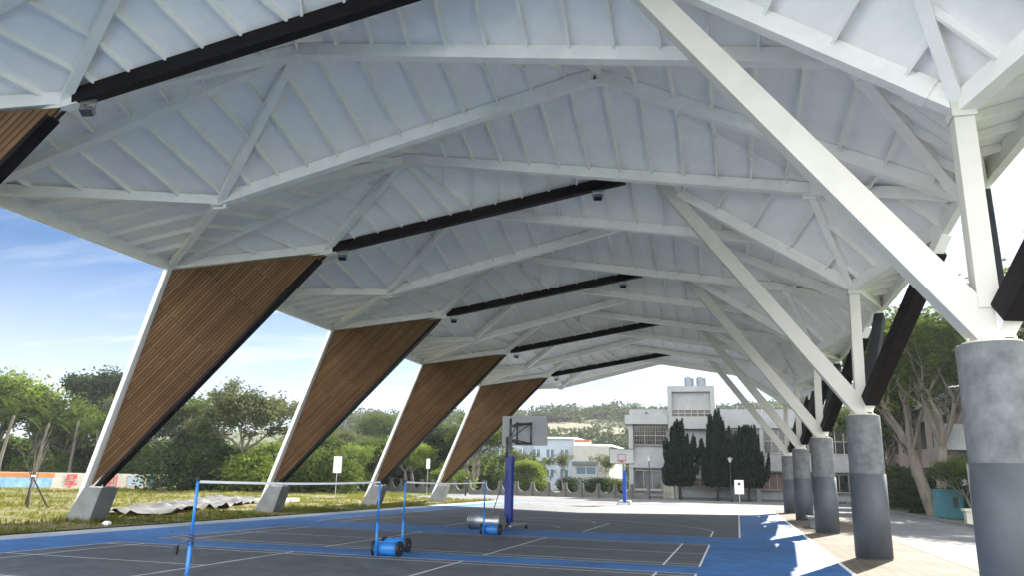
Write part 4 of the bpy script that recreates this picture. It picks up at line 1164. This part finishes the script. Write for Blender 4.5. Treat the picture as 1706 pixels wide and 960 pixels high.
# right-hand trees
TG = tree_data(21, 14.0, 0.75, 3.2, 0.34, 5, 30000, 0.15, 'leafA', 'bark', 1.0, 4, multi=3, upb=0.5)
TH = tree_data(22, 15.0, 0.85, 4.2, 0.32, 5, 30000, 0.15, 'leafA', 'bark', 1.05, 4, upb=0.45)
GR = 'trees over the lawn on the right'
for x, y, dat, sc, rz, lb in ((18.9,34.5,TG,0.98,0.6,'big multi-stemmed tree with pale grey trunks on the lawn between the two nearest columns'),
    (27.5,30.0,TH,1.15,2.0,'tall tree right of the nearest column against the sky'),
    (20.2,46.0,TH,0.80,0.3,'leafy tree behind the big multi-stemmed one'),
    (19.5,56.5,TG,0.72,3.0,'tree overhanging the right end of the white building'),
    (26.0,42.0,TG,0.95,1.2,'tree behind the beige building on the right'),
    (19.4,28.9,TB,0.44,1.9,'low leafy tree hanging over the teal cabinet'),
    (24.0,19.5,TG,0.85,4.4,'bright-leaved tree just right of the nearest column')):
    place_tree('shade_tree', dat, (x,y,0.08), sc, rz, lb, 'tree', GR)
for i, (x, y, me) in enumerate(((20.3,33.5,B1),(21.5,38,B3),(19.6,40,B1),(22,31.5,B2),(23.5,28,B1),(20,50,B3))):
    o = bpy.data.objects.new('shrub', me); C.objects.link(o); o.location = (x,y,0.08); s_ = 0.8+0.1*i; o.scale = (s_,s_,s_*0.9)
    tag(o, ['dark shrub beside the teal cabinet','mid-green shrub behind the big tree on the right','dark shrub between the trunks on the right lawn','bright shrub right of the teal cabinet','dark shrub behind the stone planter','mid-green shrub at the far end of the right lawn'][i], 'shrub', 'shrubs on the right lawn')
rs_ = random.Random(9)

lf = MB(); lf.fix = False; rl_ = random.Random(3)
for i in range(420):
    x = rl_.uniform(-9, 17); y = rl_.uniform(-10, 40)
    if x < 8 and rl_.random() < 0.75: continue
    a = rl_.random()*6.3; q = rl_.uniform(0.015,0.045); c_, s_ = math.cos(a)*q, math.sin(a)*q
    lf.add([(x-c_,y-s_,0.016),(x+s_*0.5,y-c_*0.5,0.03),(x+c_,y+s_,0.018),(x-s_*0.5,y+c_*0.5,0.026)], [(0,1,2,3)])
M['dead'] = mat('dead_leaf', (0.12,0.075,0.03), 0.9, var=0.4, scale=5)
tag(lf.build('fallen_leaves', M['dead']), 'dry fallen leaves scattered over courts and paving', 'leaves', kind='stuff')

# ------------------------------------------------------------------ hills
def hillh(x, y):
    az = math.atan2(x-7.5, y+17)     # direction from the site
    e = 0
    d = math.hypot(x-7.5, y+17)
    ramp = max(0, min(1, (d-150)/150)); ramp = ramp*ramp*(3-2*ramp)
    prof = 17+9*math.exp(-((x+45)/30)**2)+8*math.exp(-((x-15)/45)**2)+5*math.exp(-((x+110)/40)**2)+6*math.exp(-((x-90)/60)**2)
    prof *= 0.86
    prof *= 1.0 if x > -140 else math.exp(-((x+140)/60)**2)
    back = 1+0.55*max(0, min(1,(d-300)/200))
    return ramp*back*(prof+3.5*noise.noise(Vector((x*0.02,y*0.02,0)))+1.2*noise.noise(Vector((x*0.07,y*0.07,0))))-0.04
hm = MB(); xs = [-420+i*10 for i in range(95)]; ys = [110+j*10 for j in range(50)]
hm.v = [(x,y,hillh(x,y)) for x in xs for y in ys]; nn_ = len(ys)
hm.f = [(i*nn_+j,(i+1)*nn_+j,(i+1)*nn_+j+1,i*nn_+j+1) for i in range(len(xs)-1) for j in range(nn_-1)]; hm.mi = [0]*len(hm.f)
M['hillg'] = mat('hill_grass', (0.035,0.05,0.02), 0.95, col2=(0.05,0.06,0.022), scale=0.05, detail=10)
M['dry'] = mat('dry_hill_grass', (0.055,0.058,0.022), 0.95, col2=(0.085,0.075,0.036), scale=0.08, detail=10)
for fi, f in enumerate(hm.f):
    v = hm.v[f[0]]; D_ = math.hypot(v[0]-7.5, v[1]+17)
    if ((v[0]+46)/27)**2+((D_-250)/34)**2 < 1: hm.mi[fi] = 1
tag(hm.build('hills', [M['hillg'], M['dry']], smooth=True), kind='structure')
hf = MB(); hf.fix = False; rh = random.Random(31)
for i in range(2300):
    u = rh.uniform(560, 1500); D = 160+rh.random()**0.8*200; p = polar(u, D)
    px = (p.x+46)/24; py = (D-250)/31
    if px*px+py*py < 1 and rh.random() < 0.93: continue   # bare grassy shoulder
    z = hillh(p.x, p.y); r = rh.uniform(1.8,3.6); hh = r*rh.uniform(0.9,1.35)
    for j in range(85):
        v = Vector((rh.gauss(0,1),rh.gauss(0,1),abs(rh.gauss(0,1))*1.0-0.25)).normalized()*rh.uniform(0.7,1.05)
        c = Vector((p.x+v.x*r, p.y+v.y*r, z+hh*0.7+v.z*hh)); a = Vector((rh.gauss(0,1),rh.gauss(0,1),rh.gauss(0,0.6))).normalized(); b = a.cross(Vector((rh.gauss(0,1),rh.gauss(0,1),rh.gauss(0,1)))).normalized()
        s1 = rh.uniform(0.35,0.8)
        hf.add([c-a*s1, c+b*s1*0.6, c+a*s1, c-b*s1*0.6], [(0,1,2,3)])
tag(hf.build('hill_forest', M['hill']), 'dense mixed woodland covering the hills', 'forest', kind='stuff')

# mural letters
for ch_, x_ in MURAL_CH:
    text_mesh(ch_, 'mural_letter', M['mred'], mw, (x_,-0.14,0.20), 1.15)
mural('painted_patch', 'mpal', 10.5, 11.9, 0.2, 1.1)
MB().box(12.4,15.3,-0.135,-0.122,0.1,1.2).build('patterned_panel', M['camo'], mw)

# ------------------------------------------------------------------ air
hz_ = MB(); hz_.box(-520, 560, -60, 720, -1.2, 75)
hm_ = bpy.data.materials.new('haze_air'); hm_.use_nodes = True
t2 = hm_.node_tree; t2.nodes.clear(); ou = t2.nodes.new('ShaderNodeOutputMaterial'); pv = t2.nodes.new('ShaderNodeVolumePrincipled')
pv.inputs['Color'].default_value = (0.86, 0.92, 1.0, 1); pv.inputs['Density'].default_value = 0.00027; pv.inputs['Anisotropy'].default_value = 0.2
t2.links.new(pv.outputs[0], ou.inputs['Volume'])
tag(hz_.build('haze', hm_), 'thin bright air haze over the whole site', 'haze', kind='stuff')
